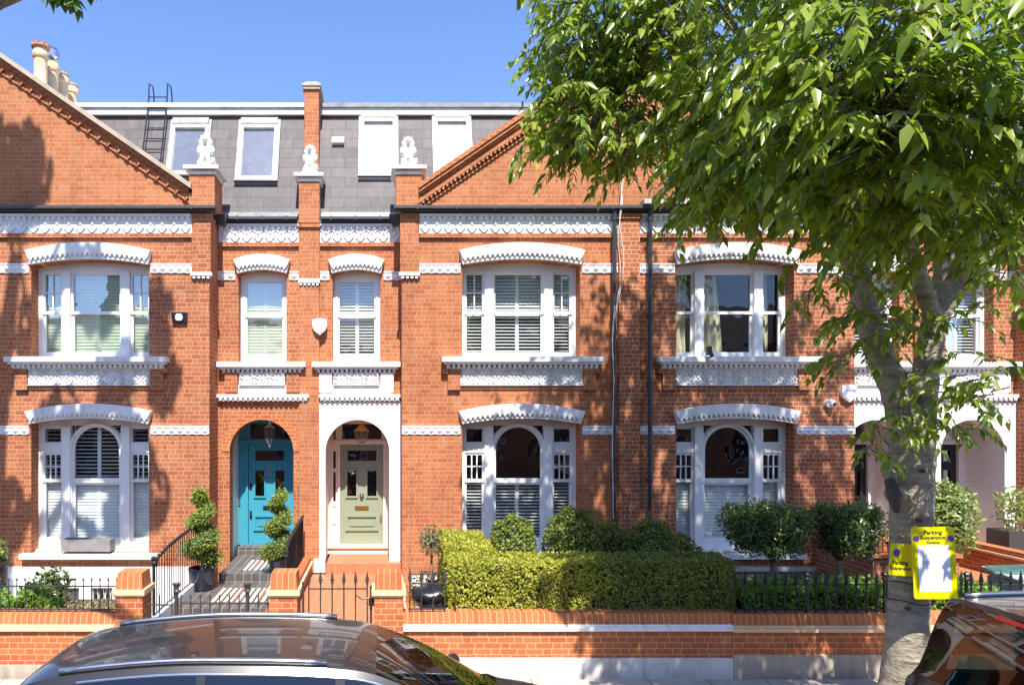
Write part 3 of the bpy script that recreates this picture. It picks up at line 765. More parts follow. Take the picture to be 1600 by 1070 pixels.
def front_door(H, cx, spec, xl, xr):
    """panelled door with side lights and fanlight at YD; xl, xr the clear porch width"""
    dm = spec['door_mat']; fm = spec['frame_mat']; y = YD
    Fm = MB()
    zt = 3.14
    dl, dr = cx - .47, cx + .47
    loops = [rect(xl, xr, .37, zt), rect(dl, dr, .371, 2.555), rect(dl + .04, dr - .04, 2.67, 3.0)]
    for a, b in ((xl + .10, dl - .10), (dr + .10, xr - .10)):
        if b - a > .05: loops += [rect(a, b, 1.30, 1.95), rect(a, b, 2.03, 2.40), rect(a, b, 2.67, 3.0)]
    Fm.prism(loops, y, y + .10)
    Fm.box(dl - .05, dl, y - .04, y, .37, 2.6); Fm.box(dr, dr + .05, y - .04, y, .37, 2.6)
    Fm.box(xl, xr, y - .05, y, 2.565, 2.64)
    for a, b in ((xl + .08, dl - .09), (dr + .09, xr - .08)):
        if b - a > .06:
            Fm.box(a, b, y - .02, y, .82, .85); Fm.box(a, b, y - .02, y, 1.2, 1.23); Fm.box(a, a + .02, y - .018, y, .85, 1.2); Fm.box(b - .02, b, y - .018, y, .85, 1.2)
    fr = Fm.build('door_frame', fm, H)
    G = MB(); G.add([(xl, y + .06, 1.25), (xr, y + .06, 1.25), (xr, y + .06, 3.05), (xl, y + .06, 3.05)], [(0, 1, 2, 3)])
    G.build('pane', 'pane_glass', fr, recalc=False)
    Dr = MB(); yd = y + .03
    hl = [rect(dl + .15, dr - .15, 2.19, 2.42), rect(dl + .15, cx - .12, 1.42, 1.99), rect(cx + .12, dr - .15, 1.42, 1.99)]
    Dr.prism([rect(dl + .004, dr - .004, .376, 2.55)] + hl, yd, yd + .05)
    def mould(x0, x1, z0, z1, w=.035, d=.03):
        Dr.box(x0 - w, x1 + w, yd - d, yd, z0 - w, z0); Dr.box(x0 - w, x1 + w, yd - d, yd, z1, z1 + w)
        Dr.box(x0 - w, x0, yd - d, yd, z0, z1); Dr.box(x1, x1 + w, yd - d, yd, z0, z1)
    mould(dl + .15, dr - .15, 2.19, 2.42); mould(dl + .15, cx - .12, 1.42, 1.99); mould(cx + .12, dr - .15, 1.42, 1.99)
    mould(dl + .16, dr - .16, .72, .97, .05, .035); Dr.box(dl + .21, dr - .21, yd - .02, yd, .77, .92)
    door = Dr.build('door', dm, H)
    g = MB(); g.add([(dl + .1, yd + .03, 1.35), (dr - .1, yd + .03, 1.35), (dr - .1, yd + .03, 2.45), (dl + .1, yd + .03, 2.45)], [(0, 1, 2, 3)]); g.build('pane', 'pane_glass', door, recalc=False)
    L = MB(); L.box(cx - .15, cx + .15, yd - .012, yd, 1.12, 1.21); L.box(cx - .12, cx + .12, yd - .018, yd - .012, 1.14, 1.19); L.build('letterbox', spec['metal'], door)
    K = MB()
    if spec['metal'] == 'brass':
        K.lathe([(.02, 0), (.045, .01), (.05, .05), (.035, .08), (.0, .09)], (0, 0, 0), 12)
        K.v = [(cx + a, yd - c, 1.46 + b) for a, b, c in K.v]
        K.build('knocker', 'steel', door)
        K = MB(); K.ball((dr - .055, yd - .03, .96), (.022, .03, .022)); K.box(dr - .075, dr - .035, yd - .008, yd, .83, 1.02); K.build('handle', 'steel', door)
    else:
        K.tube([(cx, yd - .01, 2.05), (cx + .03, yd - .04, 2.0), (cx + .03, yd - .05, 1.9), (cx, yd - .04, 1.85), (cx - .03, yd - .05, 1.9), (cx - .03, yd - .04, 2.0), (cx, yd - .02, 2.05)], .013, 6)
        K.ball((cx, yd - .03, 2.1), .03); K.ball((cx, yd - .03, 1.80), .025); K.build('knocker', 'chrome', door)
        K = MB(); K.box(dl + .03, dl + .075, yd - .015, yd, .92, 1.1); K.ball((dl + .052, yd - .04, 1.03), (.025, .035, .025)); K.box(dl + .03, dl + .075, yd - .02, yd, 1.57, 1.7); K.build('handle', 'iron_black', door)
        K = MB(); K.box(dl - .24, dl - .17, y - .025, y, 1.22, 1.38); K.build('entry_bell', 'steel', fr)
    return door

def rosette_pier_cap(mb, x0, x1, y0, y1, z):
    mb.box(x0 - .03, x1 + .03, y0 - .03, y1 + .03, z - .16, z - .10)
    mb.box(x0 - .09, x1 + .09, y0 - .09, y1 + .09, z - .07, z)

def house(xp, sg, spec):
    X = lambda u: xp + sg * u
    H = empty('terrace_house', (X(3.1), YF, 0), spec['label'], 'house', 'terrace houses')
    bm_ = spec['brick']; cx = X(4.21); ch = X(.965)
    u0, u1 = 1.88, 6.3
    # ---- brick walls
    W = MB()
    W.prism([rect(X(u0), X(u1), ZB, 7.13), segopen(cx, 1.15, 4.30, 6.12, 6.22), segopen(cx, 1.15, .50, 3.02, 3.12)] +
            ([rect(cx - .66, cx - .2, -.55, -.17), rect(cx + .03, cx + .45, -.55, -.17)] if spec['basement'] else []), YF, YF + .34)
    W.box(X(u0), X(u0 + .3), YF + .34, YR + .3, ZB, 7.13)
    W.box(X(u0 - .035), X(u0 + .33), YF - .05, YF + .012, 5.96, 7.12)
    wall = W.build('wall', bm_, H)
    Wr = MB()
    porch = archopen(X(.985), .70 if spec['porch_painted'] else .655, .05, 2.44)
    Wr.prism([rect(X(0), X(u0), ZB, 7.13), segopen(ch, .49, 4.28, 6.09, 6.165)] + [porch], YR, YR + .30)
    wr = Wr.build('recess_wall', bm_ if not spec['porch_painted'] else bm_, H)
    if spec['ring']:
        Rg = MB(); o = arc(X(.985), 2.44, .655 + .17, 0, pi, 30); i_ = arc(X(.985), 2.44, .656, pi, 0, 30); Rg.prism([o + i_], YR - .012, YR + .02)
        n = 34
        for k in range(n):
            a = pi * (k + .5) / n
        Rg.build('porch_arch', 'brick_garden', H)
    if spec['porch_painted']:
        Pt = MB(); Pt.prism([[(X(.18), -.05 + .0), (X(.33), -.05), (X(.33), 2.44)] + ([] if sg > 0 else []) + (arc(X(.985), 2.44, .655, pi, 0, 30) if sg > 0 else arc(X(.985), 2.44, .655, 0, pi, 30)) + [(X(1.64), -.05), (X(u0 - .002), -.05), (X(u0 - .002), 3.46), (X(.18), 3.46)]], YR - .05, YR + .31)
        Pt.box(X(.10), X(.33), YR - .10, YR - .05, -.02, .26)
        pt = Pt.build('porch_surround', 'porch_white', H)
    # porch lining
    Pl = MB(); xl, xr = sorted((X(.32), X(1.65)))
    Pl.box(xl - .06, xl, YR + .312, YD + .12, .0, 3.14); Pl.box(xr, xr + .06, YR + .312, YD + .12, .0, 3.14); Pl.box(xl, xr, YR + .312, YD + .12, 3.14, 3.2)
    Pl.build('porch_lining', 'porch_white', H)
    front_door(H, X(.985) + spec['door_dx'], spec, xl, xr)
    casement(H, cx, 'ff', 1, spec['ff']); casement(H, cx, 'gf', 0, spec['gf']); hallwindow(H, ch, spec['hall'])
    # dark rooms behind the glass
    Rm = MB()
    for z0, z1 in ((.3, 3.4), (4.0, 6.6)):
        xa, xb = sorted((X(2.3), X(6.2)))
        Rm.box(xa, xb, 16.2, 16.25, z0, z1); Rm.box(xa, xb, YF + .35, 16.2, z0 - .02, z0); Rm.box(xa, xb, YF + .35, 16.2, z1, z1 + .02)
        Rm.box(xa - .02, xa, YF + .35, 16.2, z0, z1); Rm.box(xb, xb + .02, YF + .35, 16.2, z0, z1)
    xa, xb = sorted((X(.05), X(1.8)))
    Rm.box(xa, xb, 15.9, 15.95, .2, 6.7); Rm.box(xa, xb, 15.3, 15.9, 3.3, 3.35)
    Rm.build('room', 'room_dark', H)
    # ---- bands and friezes
    hwf, hwg = 1.19, 1.19
    lo_u, hi_u = (cx - hwf, cx + hwf)
    e1, e2 = X(u0 + .34), X(u1 - .21)
    for z0, z1, a in ((5.945, 6.145, e1), (2.80, 2.985, X(u0 - .0))):
        near = cx - sg * hwf; far = cx + sg * hwf
        for p, q in ((a, near), (far, e2)): B = MB(); band(B, p, q, z0, z1, YF); B.build('string_course', 'white_paint', H)
    for p, q in ((X(.22), ch - sg * .56), (ch + sg * .56, X(u0))): B = MB(); band(B, p, q, 5.945, 6.135, YR); B.build('string_course', 'white_paint', H)
    B = MB()
    # little dentil ledge closing the pilaster
    B.box(X(u0 - .06), X(u0 + .35), YF - .075, YF + .01, 5.90, 5.965); dentils(B, X(u0 - .03), X(u0 + .33), 5.85, 5.90, YF - .06, YF + .01, .085)
    B.build('pilaster_ledge', 'white_paint', H)
    Fz = MB(); frieze(Fz, X(u0 + .34), X(u1 - .21), 6.725, 7.10, YF - .03); Fz.build('frieze', 'white_paint', H); Fz = MB(); frieze(Fz, X(.22), X(u0 - .01), 6.725, 7.10, YR - .03); Fz.build('frieze', 'white_paint', H)
    St = MB(); St.box(X(u0 + .33), X(u1 - .21), YF - .06, YF + .01, 6.645, 6.72); St.build('brick_string', bm_, H); St = MB(); St.box(X(.22), X(u0 - .005), YR - .06, YR + .01, 6.645, 6.72); St.build('brick_string', bm_, H)
    Dn = MB()          # white dentil course over the porch
    Dn.box(X(.0 if sg < 0 else .2), X(u0 - .004), YR - .13, YR + .01, 3.55, 3.615); Dn.box(X(.03 if sg < 0 else .22), X(u0 - .03), YR - .09, YR + .01, 3.48, 3.55)
    dentils(Dn, X(.02 if sg < 0 else .22), X(u0 - .03), 3.50, 3.55, YR - .125, YR - .09, .10); Dn.build('dentil_course', 'white_paint', H)
    # plinth
    if spec['plinth']:
        P = MB(); zt = .235
        hol = [rect(cx - .66, cx - .2, -.55, -.17), rect(cx + .03, cx + .45, -.55, -.17)] if spec['basement'] else []
        P.prism([rect(X(u0 + .0), X(u1 - .2), ZB, zt)] + hol, YF - .035, YF + .005)
        pl = P.build('plinth', spec['plinth'], H)
        if spec['basement']:
            for a, b in ((cx - .66, cx - .2), (cx + .03, cx + .45)):
                bw = MB(); bw.prism([rect(a, b, -.55, -.17), rect(a + .03, b - .03, -.52, -.2)], YF + .02, YF + .06); w_ = bw.build('basement_window', 'box_grey', H)
                gp = MB(); gp.add([(a, YF + .05, -.55), (b, YF + .05, -.55), (b, YF + .05, -.17), (a, YF + .05, -.17)], [(0, 1, 2, 3)]); gp.build('pane', 'pane_glass', w_, recalc=False)
                rm = MB(); rm.box(a - .1, b + .1, YF + .3, YF + .33, -.7, 0); rm.build('blind', 'planter_grey', w_)
            bars = MB()
            for q in range(5): bars.tube([(cx + .12 + q * .06, YF + .045, -.5), (cx + .12 + q * .06 + .02 * (-1) ** q, YF + .045, -.36), (cx + .12 + q * .06, YF + .045, -.21)], .007, 5)
            bars.build('grille', 'white_joinery', H)
    # ---- party pilasters
    if spec['party_pilaster']:
        Pp = MB(); xq = X(u1)
        Pp.box(xq - .205, xq + .205, YF - .07, YF + .012, ZB + .3, 7.0); Pp.box(xq - .25, xq + .25, YF - .11, YF + .02, 7.0, 7.06); Pp.box(xq - .23, xq + .23, YF - .09, YF + .02, 7.06, 7.11)
        Pp.build('pilaster', 'brick_right', H)
    # ---- gutters
    Gt = MB(); zg = 7.20
    Gt.box(X(u0 - .14), X(u1 - .0), YF - .13, YF + .01, 7.135, 7.16); 
    Gt.box(X(u0 - .16), X(u1 - .0), YF - .215, YF - .05, 7.17, 7.222)
    for q in range(6): Gt.box(X(u0 + .3 + q * .75) - .02, X(u0 + .3 + q * .75) + .02, YF - .221, YF - .04, 7.155, 7.227)
    Gt.build('gutter', 'gutter_grey', H)
    Gr = MB(); Gr.box(X(.24), X(u0 - .05), YR - .09, YR + .01, 7.13, 7.16); Gr.box(X(.24), X(u0 - .03), YR - .185, YR - .02, 7.17, 7.218)
    for q in range(3): Gr.box(X(.45 + q * .5) - .02, X(.45 + q * .5) + .02, YR - .191, YR - .02, 7.155, 7.23)
    xh = X(u0 - .12); Gr.hexa([(xh - .06, YR - .19, 7.04), (xh + .06, YR - .19, 7.04), (xh + .06, YR - .07, 7.04), (xh - .06, YR - .07, 7.04), (xh - .13, YR - .24, 7.25), (xh + .13, YR - .24, 7.25), (xh + .13, YR - .05, 7.25), (xh - .13, YR - .05, 7.25)])
    Gr.build('gutter', 'gutter_grey', H)
    Sf = MB(); Sf.box(X(.23), X(u0), YR - .02, YR + .2, 7.131, 7.19); Sf.hexa([(min(X(.24), X(u0)), YR - .12, 7.23), (max(X(.24), X(u0)), YR - .12, 7.23), (max(X(.24), X(u0)), YR + .2, 7.23), (min(X(.24), X(u0)), YR + .2, 7.23), (min(X(.24), X(u0)), YR - .0, 7.30), (max(X(.24), X(u0)), YR - .0, 7.30), (max(X(.24), X(u0)), YR + .2, 7.42), (min(X(.24), X(u0)), YR + .2, 7.42)]); Sf.build('eaves_flashing', 'fascia_grey' if sg > 0 else 'lead', H)
    if spec.get('gutter_lead'):
        m = MB(); m.box(X(u0 + .6), X(u1 - .22), YF - .27, YF - .01, 7.24, 7.33); m.box(X(u0 + .6), X(u1 - .2), YF - .30, YF - .27, 7.23, 7.30); m.build('gutter_flashing', 'fascia_grey', H)
    # ---- drain pipe
    if spec['pipe']:
        for up in spec['pipe']:
            xx = X(up); Pp = MB()
            Pp.tube([(xx, YF - .13, 7.18), (xx, YF - .12, 6.9), (xx, YF - .12, 4.0), (xx, YF - .12, ZB + .6)], .042, 10)
            for z in (6.95, 5.1, 3.75, 1.9, .3): Pp.tube([(xx, YF - .12, z), (xx, YF - .12, z + .07)], .055, 10); Pp.box(xx - .03, xx + .03, YF - .1, YF, z + .01, z + .06)
            Pp.build('drainpipe', 'dark_plastic', H, smooth=False); 
    # ---- gable half
    sl = .69; ua, za = 2.22, 7.60
    zap = za + sl * (u1 - ua)
    Gb = MB(); Gb.prism([[(X(u0), 7.131), (X(u1), 7.131), (X(u1), zap - .06), (X(ua), za - .06), (X(u0), za - .06)]], YF + .004, YF + .26)
    gable = Gb.build('gable', spec['gable'], H)
    Cp = MB()
    def slope(mb, d0, d1, y0, y1):
        k = sqrt(1 + sl * sl)
        a = [(ua - .02, za - d0 * k), (u1, zap - d0 * k), (u1, zap - d1 * k), (ua - .02, za - d1 * k)]
        mb.prism([[(X(u), z) for u, z in a]], y0, y1)
    slope(Cp, -.05, .03, YF - .17, YF + .30)
    Cp.build('coping', spec['coping'], H)
    Vb = MB()
    if spec['gable_style'] == 'moulded':
        slope(Vb, .03, .09, YF - .14, YF + .01); slope(Vb, .09, .13, YF - .10, YF + .01); slope(Vb, .19, .25, YF - .09, YF + .01); slope(Vb, .13, .19, YF - .04, YF + .01)
        n = 52
        for i in range(n):
            u = ua + .05 + (u1 - ua - .05) * i / n; z = za + sl * (u - ua) - .19 * 1.21
            Vb.box(X(u), X(u + .045), YF - .085, YF + .01, z - .10, z - .02)
        slope(Vb, .31, .35, YF - .03, YF + .01)
    else:
        slope(Vb, .03, .10, YF - .07, YF + .01); slope(Vb, .24, .27, YF - .03, YF + .01)
        n = 21
        for i in range(n):
            u = ua + .12 + (u1 - ua - .1) * i / n; z = za + sl * (u - ua) - .30
            for dx, dz in ((-.055, .03), (.055, .03)):
                Vb.bar((X(u), YF - .03, z), (X(u) + dx, YF - .03, z + dz + .02), .035, .06, Vector((0, -1, 0)))
            Vb.box(X(u) - .02, X(u) + .02, YF - .055, YF + .01, z - .02, z + .03)
    Vb.build('gable_moulding', spec['gable'], H)
    # ---- eaves pier with cap
    Pr = MB(); Pr.box(X(1.76), X(2.26), YF - .07, YF + .56, 7.24, 7.86); Pr.box(X(1.80), X(2.22), YF - .04, YF + .5, 6.9, 7.24) if False else None
    Pr.build('eaves_pier', spec['gable'], H)
    Pc = MB(); rosette_pier_cap(Pc, min(X(1.76), X(2.26)), max(X(1.76), X(2.26)), YF - .07, YF + .56, 8.02); Pc.box(min(X(1.78), X(2.24)), max(X(1.78), X(2.24)), YF - .05, YF + .54, 7.86, 7.95); Pc.build('pier_cap', 'lion_stone', H)
    # ---- mansard roof
    Ro = MB(); hM = 2.52; ht = spec['roof_h']
    xa, xb = sorted((X(.02), X(u1)))
    def hplane(z0, z1, o0, o1): 
        return [man(xa, z0, o0), man(xb, z0, o0), man(xb, z0, o1), man(xa, z0, o1), man(xa, z1, o0), man(xb, z1, o0), man(xb, z1, o1), man(xa, z1, o1)]
    Ro.hexa(hplane(-.05, hM, 0.0, -.2))
    yb = man(0, hM).y
    # pitched roof behind the gable
    Ro.add([(X(ua), YF + .25, za - .12), (X(u1), YF + .25, zap - .12), (X(u1), 17.5, zap - .12), (X(ua), 17.5, za - .12)], [(0, 1, 2, 3)])
    roof = Ro.build('roof', 'roof_slate', H)
    Fa = MB(); Fa.box(xa, xb, yb - .09, yb + .35, MZ0 + hM, MZ0 + hM + ht * .62); Fa.build('fascia', spec['fascia'], roof)
    Ft = MB(); Ft.box(xa, xb, yb - .13, yb + 3.6, MZ0 + hM + ht * .62, MZ0 + hM + ht); Ft.build('flat_roof', spec['flat'], roof)
    # roof windows
    for (uc, w, h0, h1) in spec['skylights']:
        k = 1 / sqrt(1 + MSL * MSL)
        O = man(X(uc), h0); ex = Vector((1, 0, 0)); ez = (man(0, 1) - man(0, 0)).normalized(); ey = ex.cross(ez) * -1
        M = Matrix((ex, -ez.cross(ex) * -1, ez)).transposed().to_4x4()
        ey = ez.cross(ex)      # into the roof
        M = Matrix(((ex.x, ey.x, ez.x, O.x), (ex.y, ey.y, ez.y, O.y), (ex.z, ey.z, ez.z, O.z), (0, 0, 0, 1)))
        L = (h1 - h0) / k
        fr = MB()
        for a, b, c, d in ((-w / 2, w / 2, 0, .07), (-w / 2, w / 2, L - .09, L), (-w / 2, -w / 2 + .06, .07, L - .09), (w / 2 - .06, w / 2, .07, L - .09)): fr.mbox(M, a, b, -.09, .02, c, d)
        sk = fr.build('skylight', spec.get('sky_frame', 'bone_white'), roof)
        fl = MB(); fl.mbox(M, -w / 2 - .05, w / 2 + .05, -.05, .0, -.09, -.001); fl.mbox(M, -w / 2 - .055, -w / 2 - .002, -.06, 0, 0, L + .14); fl.mbox(M, w / 2 + .002, w / 2 + .055, -.06, 0, 0, L + .14); fl.mbox(M, -w / 2, w / 2, -.11, 0, L + .002, L + .15)
        fl.build('flashing', spec['sky_flash'], sk)
        ug = MB(); ug.mbox(M, -w / 2 - .06, w / 2 + .06, -.11, -.05, -.06, -.03); ug.build('sill', 'dark_plastic', sk)
        gp = MB(); q = [(-w / 2 + .03, -.03, .03), (w / 2 - .03, -.03, .03), (w / 2 - .03, -.03, L - .03), (-w / 2 + .03, -.03, L - .03)]
        gp.add([M @ Vector(p) for p in q], [(0, 1, 2, 3)]); gp.build('pane', 'pane_sky', sk, recalc=False)
        bl = MB(); bl.mbox(M, -w / 2 + .06, w / 2 - .06, -.012, -.004, .07, L - .09); bl.build('blind', spec['blind'], sk)
    return H, X, roof

base = dict(porch_painted=False, ring=False, basement=False, plinth=None, party_pilaster=False, pipe=None, gable='brick_gable', coping='coping_stone', gable_style='plain')
XP1, XP2 = -1.53, 11.07
H1, X1, roof1 = house(XP1, -1, dict(base, label='brick terrace house with blue front door, white basement plinth and roof ladder', brick='brick_left', ring=True, porch_wall='brick_left', door_mat='door_blue', frame_mat='door_blue', metal='iron_black', door_dx=.02,
    ff=dict(bars=True, glass='pane_sky', shut='green', shutmat='pale_green', seed=1, brick='brick_left'), gf=dict(bars=True, glass='pane_clear', shut='mixed', seed=1, brick='brick_left'),
    hall=dict(glass='pane_sky', shut='green', shutmat='pale_green', seed=1, porch_wall='brick_left'), basement=True, plinth='white_paint', roof_h=.24, fascia='fascia_white', flat='fascia_white', skylights=[(1.17, .80, .92, 2.26), (2.66, .78, 1.04, 2.26)], sky_flash='lead', blind='room_wall'))
H2, X2, roof2 = house(XP1, 1, dict(base, label='brick terrace house with sage green door, white porch and white louvred shutters', brick='brick_mid', porch_painted=True, porch_wall='white_paint', door_mat='door_green', frame_mat='cream_paint', metal='brass', door_dx=.06,
    ff=dict(bars=True, glass='pane_glass', shut='full', seed=2, brick='brick_mid'), gf=dict(bars=True, glass='pane_glass', shut='cafe', seed=2, brick='brick_mid'),
    hall=dict(glass='pane_glass', shut='full', seed=2, porch_wall='white_paint'), party_pilaster=True, pipe=[5.99], gable_style='moulded', coping='brick_garden', roof_h=.24, fascia='fascia_white', flat='lead', skylights=[(1.41, .74, 1.04, 2.42), (3.0, .74, 1.04, 2.42)], sky_flash='frame_cream', sky_frame='frame_cream', blind='bone_white'))
H3, X3, roof3 = house(XP2, -1, dict(base, label='brick terrace house behind the street tree, curtained upper window, clipped trees in front', brick='brick_right', porch_painted=True, porch_wall='white_paint', door_mat='alarm_black', frame_mat='porch_white', metal='steel', door_dx=0,
    ff=dict(bars=False, glass='pane_clear', shut='', curtain=True, seed=3, brick='brick_right'), gutter_lead=True, gf=dict(bars=True, glass='pane_glass', shut='cafe_closed', seed=3, brick='brick_right'),
    hall=dict(glass='pane_glass', shut='full', seed=3, porch_wall='white_paint'), plinth='plinth_grey', pipe=[5.92], gable_style='moulded', coping='brick_garden', roof_h=.24, fascia='fascia_white', flat='lead', skylights=[(1.41, .74, 1.04, 2.42)], sky_flash='frame_cream', sky_frame='frame_cream', blind='bone_white'))
H4, X4, roof4 = house(XP2, 1, dict(base, label='brick terrace house with white arched porch right of the street tree', brick='brick_right', porch_painted=True, porch_wall='white_paint', door_mat='alarm_black', frame_mat='porch_white', metal='steel', door_dx=0,
    ff=dict(bars=True, glass='pane_glass', shut='full', seed=2, brick='brick_right'), gf=dict(bars=True, glass='pane_glass', shut='cafe', seed=2, brick='brick_right'),
    hall=dict(glass='pane_glass', shut='full', seed=2, porch_wall='white_paint'), gable_style='moulded', coping='brick_garden', roof_h=.24, fascia='fascia_white', flat='lead', skylights=[(1.41, .74, 1.04, 2.42)], sky_flash='frame_cream', sky_frame='frame_cream', blind='bone_white'))

# party-wall pilaster between doors, its pier, the fire wall and chimneys
def party(xp, H, roof, brick):
    m = MB(); m.box(xp - .205, xp + .205, YR - .07, YR + .02, ZB, 5.84); m.box(xp - .21, xp + .21, YR - .075, YR + .02, 5.98, 7.95); m.box(xp - .21, xp + .21, YR + .02, YR + .42, 7.14, 7.95)
    m.build('party_pilaster', brick, H)
    d = MB(); d.box(xp - .22, xp + .22, YR - .11, YR + .02, 5.89, 5.975); dentils(d, xp - .21, xp + .21, 5.84, 5.89, YR - .10, YR + .02, .085); d.build('dentil_course', 'white_paint', H)
    g = MB(); g.box(xp - .225, xp + .225, YR - .12, YR + .0, 7.02, 7.08); g.box(xp - .225, xp + .225, YR - .10, YR, 7.11, 7.14); g.build('brick_string', brick, H)
    c = MB(); rosette_pier_cap(c, xp - .21, xp + .21, YR - .075, YR + .42, 8.12); c.box(xp - .20, xp + .20, YR - .06, YR + .4, 7.95, 8.05); c.build('pier_cap', 'lion_stone', H)
    w = MB(); w.box(xp - .15, xp + .15, 14.60, 18.6, 7.2, 10.06); w.build('fire_wall', brick, H)
    k = MB(); k.box(xp - .18, xp + .18, 14.56, 18.7, 10.06, 10.12); k.box(xp - .20, xp + .20, 14.54, 18.7, 10.12, 10.17); k.hexa([(xp - .19, 14.55, 10.17), (xp + .19, 14.55, 10.17), (xp + .19, 18.7, 10.17), (xp - .19, 18.7, 10.17), (xp - .11, 14.63, 10.24), (xp + .11, 14.63, 10.24), (xp + .11, 18.6, 10.24), (xp - .11, 18.6, 10.24)]); k.build('wall_cap', 'coping_stone', H)
party(XP1, H2, roof2, 'brick_gable'); party(XP2, H4, roof4, 'brick_right')

# chimney at the far left with buff pots
cm = MB(); cm.box(-8.2, -7.45, 15.4, 17.6, 8.5, 10.14); cm.box(-8.26, -7.39, 15.34, 17.66, 10.14, 10.28); chim = cm.build('chimney', 'brick_left', H1)
for i, (yy, top, w) in enumerate(((15.7, 1.22, .155), (16.25, 1.18, .15), (16.75, 1.15, .15), (17.25, 1.13, .15))):
    p = MB(); p.lathe([(w * 1.05, 0), (w * 1.05, .08), (w * .95, .1), (w * .92, top * .8), (w * 1.12, top * .83), (w * 1.12, top * .92), (w * 1.0, top * .94), (w * .95, top), (w * .7, top), (w * .7, top - .3)], (-7.8, yy, 10.28), 16)
    pot = p.build('chimney_pot', 'buff_clay', chim); shade(pot)
    if i == 0:
        q = MB(); q.lathe([(.17, top), (.2, top + .02), (.185, top + .06), (.12, top + .07)], (-7.8, yy, 10.28), 14)
        for k in range(8): q.box(-7.8 + .16 * cos(k * pi / 4) - .03, -7.8 + .16 * cos(k * pi / 4) + .03, yy + .16 * sin(k * pi / 4) - .03, yy + .16 * sin(k * pi / 4) + .03, 10.28 + top + .04, 10.28 + top + .1)
        q.build('pot_crown', 'terracotta', chim)
    if i == 1:
        q = MB(); q.lathe([(.1, top - .02), (.11, top + .08), (.15, top + .12), (.16, top + .26), (.1, top + .34), (.02, top + .37)], (-7.8, yy, 10.28), 14); shade(q.build('pot_cowl', 'steel', chim))
    if i > 1:
        q = MB(); q.lathe([(.165, top - .02), (.165, top + .02), (.1, top + .03)], (-7.8, yy, 10.28), 14); q.build('pot_crown', 'coping_stone', chim)
# vent tile on the slates of the middle house
v = MB(); p0 = man(-.99, 1.86); v.hexa([tuple(man(-1.12, 1.80, .0)), tuple(man(-.86, 1.80, .0)), tuple(man(-.86, 1.80, .09)), tuple(man(-1.12, 1.80, .09)), tuple(man(-1.12, 1.98, .0)), tuple(man(-.86, 1.98, .0)), tuple(man(-.86, 1.96, .05)), tuple(man(-1.12, 1.96, .05))]); v.build('roof_vent', 'bone_white', roof2)
# ------------------------------------------------------------------ ground
ZP, ZR = -.20, -.33            # pavement and road
g = MB(); g.box(-70, 80, 6.95, 8.86, ZP - .3, ZP); structure(g.build('pavement', 'pavement_slab'))
g = MB(); g.box(-70, 80, 6.80, 6.948, ZP - .3, ZP + .004); structure(g.build('kerb', 'kerb_stone'))
g = MB(); g.add([(-90, -60, ZR), (100, -60, ZR), (100, 6.9, ZR), (-90, 6.9, ZR)], [(0, 1, 2, 3)]); structure(g.build('road', 'asphalt', recalc=False))
g = MB(); g.add([(-400, -400, -1.45), (400, -400, -1.45), (400, 600, -1.45), (-400, 600, -1.45)], [(0, 1, 2, 3)]); structure(g.build('ground', 'soil', recalc=False))
# garden soil beds and sunk areas
g = MB(); g.box(-7.9, -3.62, 9.28, 10.4, -1.2, .42); structure(g.build('flower_bed', 'soil'))
g = MB(); g.box(-7.9, -3.62, 10.4, 13.5, -1.2, -.75); structure(g.build('area_floor', 'pavement_slab'))
g = MB(); g.box(.40, 4.9, 9.28, 13.48, -1.2, .10); structure(g.build('garden_soil', 'soil'))
g = MB(); g.box(4.95, 8.4, 9.28, 13.46, -1.2, .15); structure(g.build('garden_ground', 'soil'))
g = MB(); g.box(11.3, 16, 9.28, 14.1, -1.2, .1); structure(g.build('garden_ground', 'gravel_pale'))
# ------------------------------------------------------------------ paths and steps
g = MB(); g.box(-1.44, .36, 8.86, 13.9, -1, -.005); p_ = structure(g.build('path', 'tile_red'))
g = MB(); g.box(-1.16, .36, 13.9, 15.2, -.3, .205); structure(g.build('steps', 'tile_red'))
g = MB(); g.box(-1.21, .12, 14.92, 15.13, .205, .37); g.box(-1.21, .12, 14.87, 14.92, .33, .37); structure(g.build('door_step', 'stone_step'))
g = MB(); g.box(-1.2, .11, 14.915, 14.93, .206, .27); structure(g.build('step_riser', 'white_paint'))
g = MB(); g.box(-3.55, -1.74, 8.86, 11.2, -1, -.13); structure(g.build('path', 'tile_dark'))
g = MB(); g.box(-3.36, -1.74, 11.2, 12.95, -1, .05); structure(g.build('landing', 'tile_dark'))
g = MB(); g.box(-3.10, -1.74, 12.95, 15.2, -.5, .22); structure(g.build('landing', 'tile_dark'))
g = MB(); g.box(-3.12, -1.86, 14.72, 15.13, .22, .37); structure(g.build('door_step', 'tile_dark'))
g = MB(); g.box(-2.95, -1.80, 11.62, 12.55, .05, .054); g.box(-2.72, -1.95, 13.25, 14.2, .22, .224); structure(g.build('path_mosaic', 'tile_mosaic'))
# right-hand raised steps of the house behind the tree
g = MB(); g.box(8.42, 9.9, 11.9, 14.19, -1, .74); structure(g.build('steps', 'brick_right'))
g = MB(); g.box(8.36, 9.92, 11.84, 14.18, .74, .80); structure(g.build('steps_coping', 'brick_garden')); g = MB(); g.box(9.92, 11.02, 11.0, 15.2, -1, .3); structure(g.build('path', 'tile_red'))
g = MB(); g.box(11.02, 13.0, 11.5, 15.2, -1, .2); structure(g.build('path', 'tile_red'))

